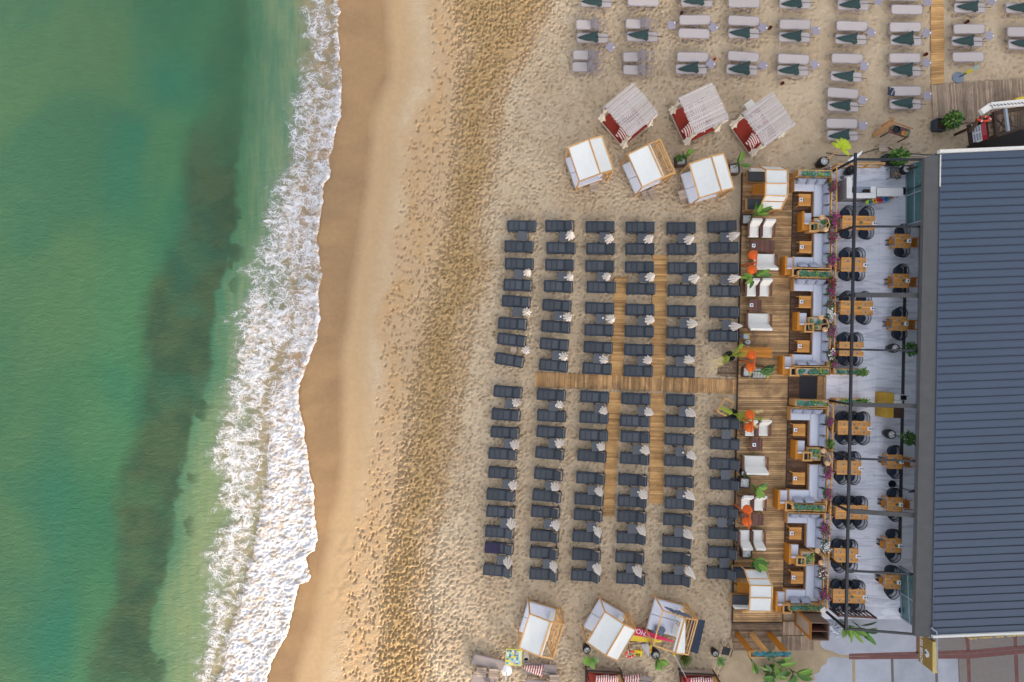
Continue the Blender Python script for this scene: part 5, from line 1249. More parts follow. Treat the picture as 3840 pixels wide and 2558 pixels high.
for a, b_ in (((-.32,-.32,.42),(.32,-.32,.42)),((.32,-.32,.42),(.32,.32,.42)),((.32,.32,.42),(-.32,.32,.42)),((-.32,.32,.42),(-.32,-.32,.42))): m.bar(a, b_, .03, .03)
for sx in (-1, 1):
    for sy in (-1, 1): m.bar((sx*.31, sy*.31, 0), (sx*.31, sy*.31, .42), .03, .03)
m.build('frame', black_m, t); m = MB(); m.box(-.31,-.31,.425,.31,.31,.437); m.build('glass_top', tbl_g, t); m = MB()
for k in range(7): m.tube([(0,-.05,.45),(.3*math.cos(k),.3*math.sin(k)-.1,.5)], .012, 4)
m.build('twigs', oak, t)
# bar counter
t = thing('bar_counter', "L shaped grey marble bar counter with open well in the top corner", 'bar', (0,0,0), 0)
def pbox(m, x0, y0, x1, y1, z0, z1, zr=None):
    a = P(x0, y1, z1); b_ = P(x1, y0, z1); m.rr().box(a.x, a.y, z0, b_.x, b_.y, z1); return m
m = MB(); pbox(m, 3176, 663, 3195, 743, 1.38, 1.43); pbox(m, 3195.3, 723.5, 3285, 743, 1.38, 1.43); pbox(m, 3266, 699, 3285, 723.2, 1.38, 1.43); m.build('counter_top', bar_m, t)
m = MB(); pbox(m, 3288, 706, 3387, 736, 1.30, 1.35); m.build('service_top', bar_m, t)
m = MB(); pbox(m, 3178, 665, 3193, 741, TZ, 1.379); pbox(m, 3193.3, 727, 3283, 741, TZ, 1.378); pbox(m, 3290, 708, 3385, 734, TZ, 1.299); m.build('counter_front', bar_side, t)
m = MB(); pbox(m, 3196, 700, 3265, 722, TZ, 1.0); m.build('sink_well', steel, t); m = MB(); pbox(m, 3198, 702, 3204, 720, 1.0, 1.2); pbox(m, 3240, 710, 3262, 721, 1.0, 1.15); m.build('bar_tools', dark_w, t)
bc = [(150,170,50),(40,110,140),(200,160,60),(214,140,40),(180,30,40),(176,40,50),(60,110,170),(40,90,150),(120,120,110),(150,150,150),(200,180,160)]
bcn = ['lime green','teal','mustard','orange','red','crimson','light blue','blue','grey','silver','cream']
for k, c_ in enumerate(bc):
    x = 3256+k*9.8; y = 757-1.9*k+(3 if k % 2 else 0); t = thing('bar_stool', f"round {bcn[k]} bar stool in the colourful row below the bar", 'stool', W0(x, y, TZ+.95, TZ), 0, 'colourful bar stools')
    MB().lathe([(.001,.86),(.13,.86),(.145,.90),(.13,.94),(.001,.94)], n=16).build('seat', M(bcn[k].replace(' ', '_')+"_vinyl", c_, .4, .08), t)
    for j in range(4): MB().tube([(.10*math.cos(j*1.57+.8),.10*math.sin(j*1.57+.8),.86),(.16*math.cos(j*1.57+.8),.16*math.sin(j*1.57+.8),0)], .012, 5).build('leg', steel, t)
for k, (x, y, n) in enumerate(((3159.5,665,'left'),(3191,671,'right'))):
    t = thing('stool', f"small round dark stool above the bar, {n} of two", 'stool', W0(x, y, .9, TZ), 0, 'dark round stools behind the bar'); MB().lathe([(.001,.55),(.12,.55),(.13,.60),(.001,.62)], n=16).build('seat', tbl_g, t)
    for j in range(3): MB().tube([(.08*math.cos(j*2.1),.08*math.sin(j*2.1),.56),(.14*math.cos(j*2.1),.14*math.sin(j*2.1),0)], .012, 5).build('leg', dark_m, t)
def fan(px, py, lab, dx, dy, white=True):
    t = thing('standing_fan', lab, 'fan', W0(px, py, TZ+.05, TZ), 0); MB().lathe([(.001,0),(.24,0),(.24,.04),(.05,.07),(.001,.07)], n=20).build('base', black_m, t)
    MB().tube([(0,0,.05),(dx*.6,dy*.6,1.2),(dx,dy,1.7)], .025, 6).build('pole', black_m, t); m = MB()
    for r in (.10,.18,.26,.30): m.tube([(dx+r*math.cos(a)*.8, dy+.05+r*math.sin(a)*.5, 1.75+r*math.sin(a)*.8) for a in np.linspace(0, 6.283, 20)], .012, 4)
    m.build('guard', black_m, t); b_ = MB()
    for j in range(3):
        a = j*2.094; b_.bar((dx,dy+.05,1.75),(dx+.22*math.cos(a),dy+.05+.14*math.sin(a),1.75+.2*math.sin(a)),.08,.015)
    b_.build('blades', white_p if white else black_m, t)
fan(3347,1816,"black standing fan between the fourth and fifth square tables",.12,-.05,False)
fan(3392,716,"standing fan with white blades at the right end of the bar",.1,.0)
fan(3385,2290,"standing fan leaning at the bottom corner of the terrace",.6,-.5,False)
# yellow reception desk with chair things
t = thing('reception_desk', "yellow panelled reception desk with dark wooden top by the entrance", 'desk', W0(3372,1521.6,TZ+1.05,TZ), BR); m = MB()
for k in range(5): m.rr().box(-.84,-.76+k*.31,.0,-.34,-.76+(k+1)*.31-.006,1.05)
m.build('panel_front', yel_w, t); m = MB(); m.rr().box(-.335,-.78,.02,.24,-.05,1.0); m.build('cabinet', dark_w, t); m = MB(); m.rbox(-.335,-.04,.98,.20,.30,1.06,.02); m.box(-.3,.32,.9,.3,.70,1.02); m.build('top', bar_m, t)
t = thing('laptop', "black laptop on the yellow reception desk", 'laptop', W0(3392,1492,TZ+1.15,TZ+1.06), BR); m = MB(); m.box(-.18,-.14,0,.18,.12,.02); m.build('keyboard', black_m, t); m = MB(); m.bar((-.18,.13,.1),(.18,.13,.1),.02,.22); m.build('screen', black_m, t)
# ---------------------------------------------------------------- pergola
PZ = 2.78
MBm = [(3208,574),(3203,1060),(3198,1238),(3193,1500),(3182.6,1960),(3172,2362)]
def mbx(y): return float(np.interp(y, [p[1] for p in MBm], [p[0] for p in MBm]))
t = thing('pergola', "black metal pergola frame over the marble dining terrace", 'pergola', (0,0,0), 0)
MB().bar(P(3208,574,PZ), P(3172,2364,PZ), .14, .12).build('main_beam', pergola_m, t)
CB = [(598,3466,598,.14,pergola_m),(849.5,3460,850,.13,pergola_m),(1106,3457,1107.5,.33,flat_grey),(1311,3450,1315.5,.14,pergola_m),(1517,3446,1523,.30,flat_grey),(1719,3441,1729.5,.13,pergola_m),(1917,3439,1933,.30,flat_grey),(2140,3434,2154,.13,pergola_m),(2357.5,3434,2379,.13,pergola_m)]
for (y0, x1, y1, w, mt) in CB:
    MB().bar(P(mbx(y0)+3, y0, PZ), P(x1, y1, PZ), w*.85, .12).build('cross_beam', mt, t)
    tp = P(mbx(y0), y0, PZ); MB().bar(Vector((tp.x, tp.y, .0)), tp-Vector((0,0,.09)), .12, .12, (0,1,0)).build('post', pergola_m, t)
MB().bar(P(3466,596,PZ), P(3433,2381,PZ), .13, .16).build('wall_beam', pergola_m, t)
# ---------------------------------------------------------------- restaurant building
t = thing('restaurant', "long low restaurant building with slate blue ribbed metal roof", 'building', (0,0,0), 0)
RZ = 3.1
gq = [(3468,592),(3527,580),(3496,2388),(3431,2386)]
m = MB(); m.prism([(P(x, y, RZ).x, P(x, y, RZ).y) for x, y in gq], RZ-.25, RZ); m.build('gutter', gutter_m, t)
rq = [P(3527,572,RZ+.06), P(4330,545,RZ+.06), P(4330,2350,RZ+.06), P(3496,2386,RZ+.06)]
m = MB(); m.prism([(v.x, v.y) for v in rq], RZ-.2, RZ+.06); m.build('roof', roof_m, t)
m = MB(); n = 61
for k in range(1, n):
    a = rq[0].lerp(rq[3], k/n)+Vector((.05,0,.022)); b_ = rq[1].lerp(rq[2], k/n)+Vector((0,0,.022)); b_ = Vector((b_.x, b_.y, b_.z)); m.bar(a, b_, .032, .04)
m.build('roof_ribs', roof_rib, t)
m = MB(); m.rr().bar(P(3520,569,RZ+.1), P(4330,534,RZ+.1), .18, .22); m.bar(P(3496,2386,RZ+.08), P(4330,2352,RZ+.08), .13, .2); m.build('roof_edge', white_w, t)
m = MB(); m.bar(P(3527,580,RZ+.04), P(3525,700,RZ+.04), .05, .05); m.build('edge_sealant', white_w, t)
gx = lambda y: 3452-(y-600)*.0185
for (y0, y1, o0, o1) in ((624,849,-54,-50),(851,1100,0,0),(1112,1310,0,0),(1316,1515,0,0),(1530,1726,0,0),(1733,1926,0,0),(1942,2120,0,0),(2122,2318,-52,-40)):
    a = P(gx(y0)+o0, y0, TZ); b_ = P(gx(y1)+o1, y1, TZ); q = MB(); q.prism([(a.x, a.y), (a.x+.05, a.y), (b_.x+.05, b_.y), (b_.x, b_.y)], TZ, RZ-.26); g_ = q.build('glass_front', glass_d, t)
    f = MB()
    for z in (TZ+.06, 1.1, RZ-.33): f.bar(Vector((a.x-.02, a.y-.04, z)), Vector((b_.x-.02, b_.y+.04, z)), .06, .08)
    for u in (.015, .5, .985):
        w = a.lerp(b_, u); f.bar(Vector((w.x-.02, w.y, TZ)), Vector((w.x-.02, w.y, RZ-.30)), .08, .08, (0,1,0))
    f.build('frame', steel, g_)
b0 = P(3560,600,RZ); m = MB(); m.prism([(P(3640,598,RZ).x, P(3640,598,RZ).y), (P(4320,575,RZ).x, P(4320,575,RZ).y), (P(4320,2330,RZ).x, P(4320,2330,RZ).y), (P(3606,2362,RZ).x, P(3606,2362,RZ).y)], -.02, RZ-.26)
m.build('wall', white_w, t)
# gold sign with lettering on the end wall side
def text_mesh(s, size, name, mt, parent, mtx, ext=.008):
    cu = bpy.data.curves.new(name, 'FONT'); cu.body = s; cu.size = size; cu.extrude = ext; cu.align_x = 'CENTER'; cu.align_y = 'CENTER'
    tmp = bpy.data.objects.new(name+'_src', cu); COL.objects.link(tmp); bpy.context.view_layer.update()
    me = bpy.data.meshes.new_from_object(tmp.evaluated_get(bpy.context.evaluated_depsgraph_get())); bpy.data.objects.remove(tmp, do_unlink=True); bpy.data.curves.remove(cu)
    me.transform(mtx); me.materials.clear(); me.materials.append(mt); o = bpy.data.objects.new(name, me); COL.objects.link(o)
    if parent is not None: o.parent = parent
    return o
SGZ0, SGZ1 = 1.75, 2.95; wsg = P(3505, 2464, SGZ1)
t = thing('wall_sign', "gold sign board with white lettering and shell emblem at the building corner", 'sign', (wsg.x, wsg.y, 0), 0)
m = MB(); m.box(-.10, -.92, SGZ0, .10, .92, SGZ1); m.build('board', gold, t)
m = MB(); m.box(-.135, -.93, SGZ1+.002, .135, .93, SGZ1+.05); m.build('top_edge', gold_e, t)
mt_ = Matrix.Translation((-.112, 0, SGZ0+.24)) @ Matrix(((0,0,-1,0),(-1,0,0,0),(0,1,0,0),(0,0,0,1)))
text_mesh("BLESS BEACH", .30, 'lettering', white_p, t, mt_)
sh = MB()
for k in range(7):
    a = R(90-60+20*k); sh.bar((-.115, -.05, SGZ0+.52), (-.115, -.05-.27*math.cos(a), SGZ0+.52+.40*math.sin(a)), .07, .03, (1,0,0))
sh.build('shell_emblem', white_p, t)
m = MB(); wp = lambda x, y, z: P(x, y, z)-Vector((wsg.x, wsg.y, 0))
m.tube([wp(3494,2356,3.2), wp(3512,2369,3.24), wp(3514,2382,3.24), wp(3516,2518,3.2)], .04, 8); m.tube([wp(3494,2357,3.0), wp(3494,2356,3.22)], .05, 8)
for s in (-.7, .7): m.tube([(.03, s, SGZ1), (.10, s, 3.22)], .02, 6)
m.build('support_arm', steel, t)
rl = random.Random(4); xq = 3636
while xq < 3850:
    wq = rl.choice((9, 13, 14, 6)); y_ = 2393-(xq-3636)*.068; a = P(xq, y_, 2.6); b2 = P(xq+wq, y_, 2.6); MB().box(a.x, a.y-.07, 2.3, b2.x, a.y, 2.62).build('gold_letter', gold_e, bpy.data.objects['restaurant']); xq += wq+rl.choice((3, 4, 14))
# ---------------------------------------------------------------- planters and plants around the deck
def bplanter(px, py, z, base, lab, seed, plant, s=.30, mt=dark_w, h=None):
    t = planter_box(px, py, s, s, z, base, lab, 0, seed, mt, name='planter', style='none', rz=BR+R(random.uniform(-4, 4)), grp='dark wooden planters with banana plants')
    plant(t, z-base-.1); return t
bplanter(2755,632,.55,0,"dark wooden planter with broad leaves beside the rightmost reed gazebo",1,lambda t,h: banana(t,(0,.05,h),5,0.66,0.25,.85,1,(leaf_l,leaf_m),.5))
bplanter(2556,600,.55,0,"dark wooden planter with variegated plant between two cabanas",2,lambda t,h: (banana(t,(.1,.05,h),3,0.55,0.23,.8,9,(leaf_m,leaf_l),.7), rosettes(t,[(-.15,.1,h+.1,.28),(.1,.15,h+.15,.25)],3,[leaf_m,palm_dry],name='variegated_leaves')))
bplanter(2803,822,.55,DZ,"dark wooden planter with tall banana leaves below the top booth",3,lambda t,h: banana(t,(.15,.1,h),7,0.70,0.25,1.3,5,(leaf_l,leaf_m),.9))
bplanter(2815,1046,.5,DZ,"dark planter with spreading banana leaves under the topmost orange lanterns",4,lambda t,h: banana(t,(0,.05,h),8,0.82,0.28,1.0,12,(leaf_l,leaf_m)))
bplanter(2795,1812,.6,DZ,"dark planter with white pebbles and yellow-green leaves below the lowest two-seat sofa",5,lambda t,h: banana(t,(.25,0,h),9,0.66,0.28,1.3,21,(leaf_l,leaf_m),-.5))
bplanter(2802,2076,.6,DZ,"dark planter with broad green leaf above the bottom booth",6,lambda t,h: banana(t,(.1,-.1,h),7,0.74,0.33,1.2,31,(leaf_l,leaf_m),-.8))
bplanter(2806,1396,.5,DZ,"dark planter with broad dark leaves right of the orange lanterns",7,lambda t,h: banana(t,(.35,.1,h),7,0.78,0.30,1.3,41,(leaf_d,leaf_m),.1))
vase(2790,1775,"round black pot of white pebbles beside the lowest two-seat sofa",.75,base=DZ,plant=lambda t,s,k: bush(t,(.15,-.05,.62),.18,.14,.12,40,.14,k,(leaf_m,leaf_d)),seed=8)
def frond(m, base, az, L, rise, droop, n=26, wl=.30, mats=2, dry=0):
    b0 = Vector(base); d = Vector((math.cos(az), math.sin(az), 0)); s = Vector((-math.sin(az), math.cos(az), 0))
    for i in range(n):
        u = .08+.92*i/(n-1); c = b0+d*L*u+Vector((0,0,L*(rise*u-droop*u*u)))
        for k in (-1, 1):
            m.cm = 1 if u > 1-dry else 0; m.rr(); w = wl*(1-.45*u)*random.uniform(.8, 1.1); e = c+s*k*w*.8+d*w*.55+Vector((0,0,-.10*w)); q = d*.016
            m.add([c-q, c+q, e], [(0,1,2)] if k > 0 else [(0,2,1)])
def palm_pot(px, py, lab, fr, dry, seed):
    random.seed(seed); t = vase(px, py, lab, 1.15, base=0, z=.6, plant=None, stone=False, seed=seed); t['category'] = 'potted plant'
    m = MB(); st = MB()
    for (az, L, ri, dr, dd) in fr:
        frond(m, (.05*math.cos(az), .05*math.sin(az), .9), az, L, ri, dr, 34, .34, 2, dd); d = Vector((math.cos(az), math.sin(az), 0))
        st.tube([Vector((0,0,.7))+d*L*u+Vector((0,0,.2*min(1,u*5)+L*(ri*u-dr*u*u))) for u in np.linspace(0, 1, 8)], .02, 4, .006)
    m.build('fronds', [palm_g, palm_dry], t); st.build('stems', palm_g, t)
palm_pot(2738,1336,"black palm pot above the boardwalk with one half dried frond",[(.25,1.35,.7,.5,.0),(3.7,1.55,.55,.6,.55),(3.4,1.3,.5,.5,.6),(.9,.9,.8,.5,0)],1,101)
palm_pot(2748,1552,"black palm pot below the boardwalk with fronds over the deck",[(-.15,1.9,.75,.45,.25),(.15,1.6,.7,.5,.3),(2.7,.9,.6,.5,.0),(-.5,1.5,.7,.5,.2)],1,102)
vase(3089,606,"leaning black vase pot with pebbles and a bright lime palm",1.15,base=0,z=.6,plant=lambda t,s,k: (MB().tube([(0,0,.65),(.3,.25,1.0),(.62,.55,1.5)],.035,6,.025).build('trunk', oak, t), (lambda m: ([frond(m,(.62,.55,1.5),a,.62,.5,.5,60,.20,1) for a in (.1,.45,.8,1.1,1.5,2.0,2.6,5.6)], m.build('fronds',[M("lime_palm",(176,190,40),.6,.2,6,rnd=.25)],t)))(MB())),seed=11)
# wooden tray frame by the lower palm
t = thing('rattan_frame', "tilted empty rattan frame stand on the sand below the boardwalk", 'frame', W0(2722,1527,.6), R(-28)); m = MB()
for a, b_ in (((-.32,-.48,.5),(.32,-.48,.5)),((.32,-.48,.5),(.32,.48,.6)),((.32,.48,.6),(-.32,.48,.6)),((-.32,.48,.6),(-.32,-.48,.5))): m.rr().bar(a, b_, .085, .06)
m.build('rim', oak, t)
for a in ((-.3,-.45),(.3,-.45),(.3,.45),(-.3,.45)): MB().rr().tube([(a[0],a[1],-.03),(a[0],a[1],.5)], .03, 6).build('leg', oak, t)
# plank bench, menu board, bins
t = thing('plank_table', "long orange plank table on the deck above the boardwalk", 'table', W0(2836,1321,.5+DZ,DZ), BR); m = MB()
for k in range(4): m.rr().box(-1.0,-.32+k*.16,.46,1.0,-.32+(k+1)*.16-.004,.50)
m.build('table_top', amber, t)
for sx in (-1, 1):
    for sy in (-1, 1): MB().rr().box(sx*.9-.04,sy*.25-.04,0,sx*.9+.04,sy*.25+.04,.46).build('leg', amber, t)
t = thing('menu_board', "leaning menu board with grey panels and yellow side edges", 'menu board', (0,0,0), 0)
Q = [P(2817,1382,.75), P(2883,1381,.75), P(2877,1418,.2), P(2811,1418,.2)]
m = MB(); m.slab([[Q[0].lerp(Q[1], u), Q[3].lerp(Q[2], u)] for u in (0, .5, 1)], .03); m.build('panel', M("board_grey", (112,118,120), .5, .1), t)
m = MB()
for k in range(5):
    for j in range(3):
        def qq(u, v): return Q[0].lerp(Q[1], u).lerp(Q[3].lerp(Q[2], u), v)+Vector((0,.004,.012))
        u0 = .08+k*.172; v0 = .08+j*.31; m.add([qq(u0, v0), qq(u0, v0+.25), qq(u0+.12, v0+.25), qq(u0+.12, v0)], [(0,1,2,3)])
m.build('menu_rows', M("menu_print", (168,170,160), .6, .12, 30), t)
m = MB(); m.bar(Q[0]+Vector((-.01,0,.02)), Q[3]+Vector((-.01,0,.02)), .07, .05); m.bar(Q[1]+Vector((.01,0,.02)), Q[2]+Vector((.01,0,.02)), .07, .05); m.build('side_edge', yel, t)
m = MB()
for s in (.15, .85): m.bar(Q[0].lerp(Q[1], s), Vector((Q[0].lerp(Q[1], s).x, Q[0].y+.12, DZ)), .04, .04)
m.build('support', dark_m, t)
t = thing('waste_bin', "square bin with yellow liner below the middle two-seat sofa", 'bin', W0(2801,1262,.7+DZ,DZ), 0); m = MB(); m.rbox(-.17,-.15,0,.17,.15,.62,.02); m.build('bin_body', steel, t); m = MB(); m.add([(-.2,-.18,.66),(.2,-.18,.66),(.2,.18,.66),(-.2,.18,.66),(-.11,-.09,.40),(.11,-.09,.40),(.11,.09,.40),(-.11,.09,.40)], [(0,1,5,4),(1,2,6,5),(2,3,7,6),(3,0,4,7),(4,5,6,7)]); m.build('liner', yel, t)
t = thing('bucket', "small white bucket beside the yellow lined bin", 'bucket', W0(2806,1283,.3+DZ,DZ), 0); MB().lathe([(.001,0),(.11,0),(.14,.28),(.12,.28),(.095,.03),(.001,.03)], n=16).build('bucket_body', white_p, t); MB().tube([(-.13,0,.27),(0,.06,.36),(.13,0,.27)], .008, 4).build('handle', steel, t)
t = thing('dustpan', "dark long handled dustpan on the deck below the bin", 'dustpan', W0(2791,1296,.2+DZ,DZ), R(-8)); m = MB(); m.rbox(-.16,-.12,0,.06,.12,.1,.02); m.build('pan', blue_d, t); MB().tube([(.05,0,.06),(.32,-.02,.25)], .015, 5).build('handle', white_p, t)
# succulent troughs flanking the entrance on the terrace side
for (x, y, n, k) in ((3190,1395,"above",0),(3195,1508,"below",1)):
    t = planter_box(x, y, .98, .17, TZ+.75, TZ, f"wooden trough with trailing green plants on the terrace just {n} the entrance", 24, 90+k, grp='terrace entrance troughs')
    bush(t, (.75,0,.80), .30, .22, .16, 90, .16, 95+k, (leaf_m, leaf_l), 'trailing_leaves')
# ---------------------------------------------------------------- bottom end of the deck
t = thing('display_cabinet', "tall open topped wooden cabinet with amber framed window panel", 'cabinet', W0(3076,2369,2.05,.06), BR); m = MB()
for s in (-1, 1): m.rr().box(-.535,s*.53-.03,0,.535,s*.53+.03,1.99); 
m.rr().box(.505,-.499,0,.565,.499,1.988); m.build('side_panels', WOOD('cabinet_brown', (134,110,92), (98,78,66), 'x', .65, .15), t)
m = MB(); m.box(-.57,-.56,0,-.536,-.40,1.995); m.box(-.57,.40,0,-.536,.56,1.995); m.box(-.57,-.399,0,-.536,.399,.22); m.box(-.57,-.399,1.78,-.536,.399,1.994); f_ = m.build('window_frame', amber, t)
m = MB(); m.box(-.555,-.40,.22,-.545,.40,1.78); m.build('window_panel', pale_w, f_); m = MB(); m.box(-.5,-.02,.9,.5,.02,1.97); m.box(-.5,-.5,.9,.5,.5,.93); m.build('divider', brown_w, t)
t = thing('planter_stand', "tall wooden plank stand carrying a trough of blue green succulents", 'plant stand', (0,0,0), 0); ZS = 2.45
for (x0, x1, mt) in ((2814,2829,amber),(2881-8,2892-6,oak),(2942,2959,amber)):
    a = P(x0, 2452, ZS); b_ = P(x1, 2452, ZS); m = MB(); m.rr().box(a.x, a.y-.13, -.02, b_.x, a.y+.13, ZS-.26); m.build('upright_board', mt, t)
a = P(2813, 2447, ZS); b_ = P(2961, 2467, ZS); m = MB(); m.rr().box(a.x, b_.y, ZS-.25, b_.x, a.y, ZS-.22); m.rr().box(a.x, b_.y, ZS-.219, b_.x, b_.y+.03, ZS); m.rr().box(a.x, a.y-.03, ZS-.219, b_.x, a.y, ZS); m.rr().box(a.x, b_.y+.031, ZS-.219, a.x+.03, a.y-.031, ZS); m.rr().box(b_.x-.03, b_.y+.031, ZS-.219, b_.x, a.y-.031, ZS); m.build('trough', oak, t)
rosettes(t, [(a.x+.25+.13*k, a.y-.03+.04*math.sin(k*2), ZS+.02, .15+.05*math.sin(k)**2) for k in range(17)], 7, [M("blue_succulent", (70,130,138), .6, .25, 10, rnd=.35), succ])
bush(t, (a.x+1.25, a.y-.15, ZS+.05), .24, .26, .12, 80, .13, 9, (leaf_d, succ), 'trailing_plant')
t = thing('rock_pile', "heap of pale grey rocks beside the open wooden cabinet", 'rocks', W0(3128,2345,.3,0), 0); r = random.Random(5); m = MB()
for k in range(110):
    q = r.uniform(.06, .17); x = r.gauss(0, .42); y = r.gauss(0, .36)*1.0-.35*x*.6; m.cr = r.random(); h = max(.03, .40-abs(x)*.35-abs(y)*.35)
    n = 7; ph = r.random(); vv = [(x+q*r.uniform(.7,1.15)*math.cos(2*math.pi*j/n+ph), y+q*r.uniform(.6,1.1)*math.sin(2*math.pi*j/n+ph), h-.05+r.uniform(-.03,.03)) for j in range(n)]
    m.add(vv+[(x+r.uniform(-.03,.03), y, h+q*.6), (x, y, h-q*.8)], [(j, (j+1) % n, n) for j in range(n)]+[((j+1) % n, j, n+1) for j in range(n)])
m.build('stones', rockw, t)
t = thing('stone_shell', "large pale shell sculpture on top of the rock heap", 'sculpture', W0(3096,2296,1.2,.1), R(40)); m = MB(); m.pillow((0,0,.85), .42, .62, .16, 0, R(35), 'x', 9); m.build('shell_body', white_w, t); MB().tube([(0,-.1,0),(0,-.05,.8)], .05, 6).build('stem', dark_m, t)
t = thing('carved_screen', "carved brown lattice screen at the bottom edge of the terrace", 'screen', W0(3210,2312,1.2,.05), BR-R(2)); m = MB(); m.rr().bar((-1.15,0,1.2),(1.25,-.02,1.2),.06,.07); m.rr().bar((-1.1,0,.15),(1.2,0,.15),.06,.07)
for k in range(9): m.rr().bar((-1.1+.27*k,0,.15),(-.9+.27*k,0,1.2),.05,.05); m.rr().bar((-.9+.27*k,.02,.15),(-1.1+.27*k,.02,1.2),.05,.05)
m.build('lattice', brown_w, t); m = MB()
for s in (-1.13, 1.22): m.rr().box(s-.04,-.045,-.02,s+.04,.045,1.25)
m.build('post', dark_w, t)
def ground_plant(px, py, lab, n, L, Wd, h, seed, mats=(leaf_l, leaf_m), z=.8, az=None, bushy=0):
    t = thing('banana_plant', lab, 'plant', W0(px, py, z, 0), 0, 'leafy plants at the bottom of the terrace'); banana(t, (0,0,0), n, L, Wd, h, seed, mats, az)
    if bushy: bush(t, (0,0,.35), .5, .4, .3, bushy, .16, seed, (leaf_d, leaf_m), 'undergrowth')
    return t
ground_plant(3176,2345,"cluster of broad banana leaves below the carved screen, left part",9,0.98,0.31,1.3,51,(leaf_m,leaf_l),1.0,-.9)
ground_plant(3232,2360,"cluster of broad banana leaves below the carved screen, right part",8,0.85,0.29,1.2,52,(leaf_d,leaf_m),1.0,-.4)
ground_plant(2828,2488,"thin stemmed plant with drooping leaves below the plank stand, left",4,0.68,0.20,1.2,53,(leaf_m,leaf_l),1.0,-.6)
ground_plant(2910,2490,"plant with long glossy leaves below the plank stand, right",5,0.94,0.29,1.3,54,(leaf_l,leaf_m),1.0,-.5)
ground_plant(2905,2535,"bushy banana clump at the bottom edge of the picture",10,0.81,0.29,.9,55,(leaf_l,leaf_m),.8,None,220)
ground_plant(2985,2535,"broad leaved banana clump right of the bushy one at the bottom edge",9,0.94,0.34,.8,56,(leaf_l,leaf_m),.8,None)
t = thing('chair', "black folding garden chair on the sand left of the plank stand", 'chair', W0(2724,2444,.5,0), R(-15)); m = MB(); m.box(-.24,-.24,.42,.24,.24,.45); m.build('seat', black_m, t); m = MB(); m.slab([[(-.24,.25,.45),(.24,.25,.45)],[(-.24,.45,.95),(.24,.45,.95)]], .02); m.build('backrest', black_m, t)
for sx in (-1, 1):
    for sy in (-1, 1): MB().tube([(sx*.24,sy*.22,.43),(sx*.27,sy*.30,-.02)], .018, 5).build('leg', dark_m, t)
    MB().bar((sx*.28,-.22,.64),(sx*.28,.30,.66),.05,.03).build('armrest', black_m, t)
# pots and plants between the lower cabanas
vase(1740+2222/2.354,2200+595/2.354,"black pebble pot with small green leaves left of the folding chair",.8,base=0,plant=pl_banana(5,.55,.24,.5,(leaf_m,leaf_l),-.9),seed=61)
vase(1740+1695/2.354,2200+608/2.354,"black pebble pot with lime leaves between the two lower right cabanas",1.0,base=0,plant=pl_banana(9,.6,.28,.7,(leaf_l,leaf_m),-1.2),seed=62)
vase(1740+1085/2.354,2200+565/2.354,"black pebble pot with one broad leaf left of the lower middle cabana",.9,base=0,plant=pl_banana(4,.7,.36,.7,(leaf_l,leaf_m),-1.4),seed=63)
t = thing('grass_tuft', "round tuft of fine green grass below the lower right cabana", 'plant', W0(1740+1960/2.354,2200+660/2.354,.5,0), 0); m = MB()
for k in range(420):
    a = random.uniform(0, 6.28); q = random.uniform(.25, .62); m.cm = random.random() < .25; m.rr(); p0 = Vector((.06*math.cos(a), .06*math.sin(a), 0)); p1 = Vector((q*math.cos(a), q*math.sin(a), .65-.5*q*random.random())); s = Vector((-math.sin(a), math.cos(a), 0))*.012; m.add([p0-s, p0+s, p1], [(0,1,2)])
m.build('blades', [leaf_m, palm_dry], t)
# ---------------------------------------------------------------- rescue corner with banner between the lower cabanas
t = thing('banner', "pink and yellow advertising banner with white lettering lying between cabanas", 'banner', (0,0,0), 0)
BQ = [P(2383,2351,.35), P(2530,2405,.30), P(2524,2412,.16), P(2360,2405,.12)]
def bq(u, v): return BQ[0].lerp(BQ[1], u).lerp(BQ[3].lerp(BQ[2], u), v)
g = [[bq(u, v)+Vector((0,0,.012*math.sin(9*u+4*v))) for v in np.linspace(0, .56, 5)] for u in np.linspace(0, 1, 12)]
m = MB(); m.slab(g, .008); m.build('pink_half', pink_b, t); g = [[bq(u, v)+Vector((0,0,.012*math.sin(9*u+4*v))) for v in np.linspace(.565, 1, 4)] for u in np.linspace(0, .72, 10)]
m = MB(); m.slab(g, .008); m.build('yellow_half', yel, t)
ua = math.atan2((BQ[1]-BQ[0]).y, (BQ[1]-BQ[0]).x); nrm_rot = Matrix.Rotation(ua+math.pi, 4, 'Z')
c_ = bq(.16, .20); text_mesh("HO", .42, 'large_lettering', white_p, t, Matrix.Translation(c_+Vector((0,0,.05))) @ nrm_rot, .004)
c_ = bq(.36, .42); text_mesh("DISCO PUB", .13, 'small_lettering', white_p, t, Matrix.Translation(c_+Vector((0,0,.05))) @ nrm_rot, .004)
m = MB()
for k in range(2): m.bar(P(2362+k*70, 2406, .1), P(2362+k*70, 2406, -.02), .04, .04)
m.bar(P(2360,2406,.10), P(2455,2404,.10), .04, .04); m.build('rail', black_m, t)
t = thing('rescue_rack', "thin dark metal rack holding rescue gear beside the banner", 'rack', (0,0,0), 0); m = MB(); m.tube([P(2354,2418,1.0), P(2424,2412,1.0)], .02, 5); m.tube([P(2354,2418,1.0), P(2354,2418,0)+Vector((.0,.0,0))], .02, 5); m.tube([P(2434,2404,1.1), P(2438,2440,.3)], .02, 5); m.tube([P(2355,2420,1.0), P(2365,2457,1.3)], .02, 5); m.build('bars', black_m, t)
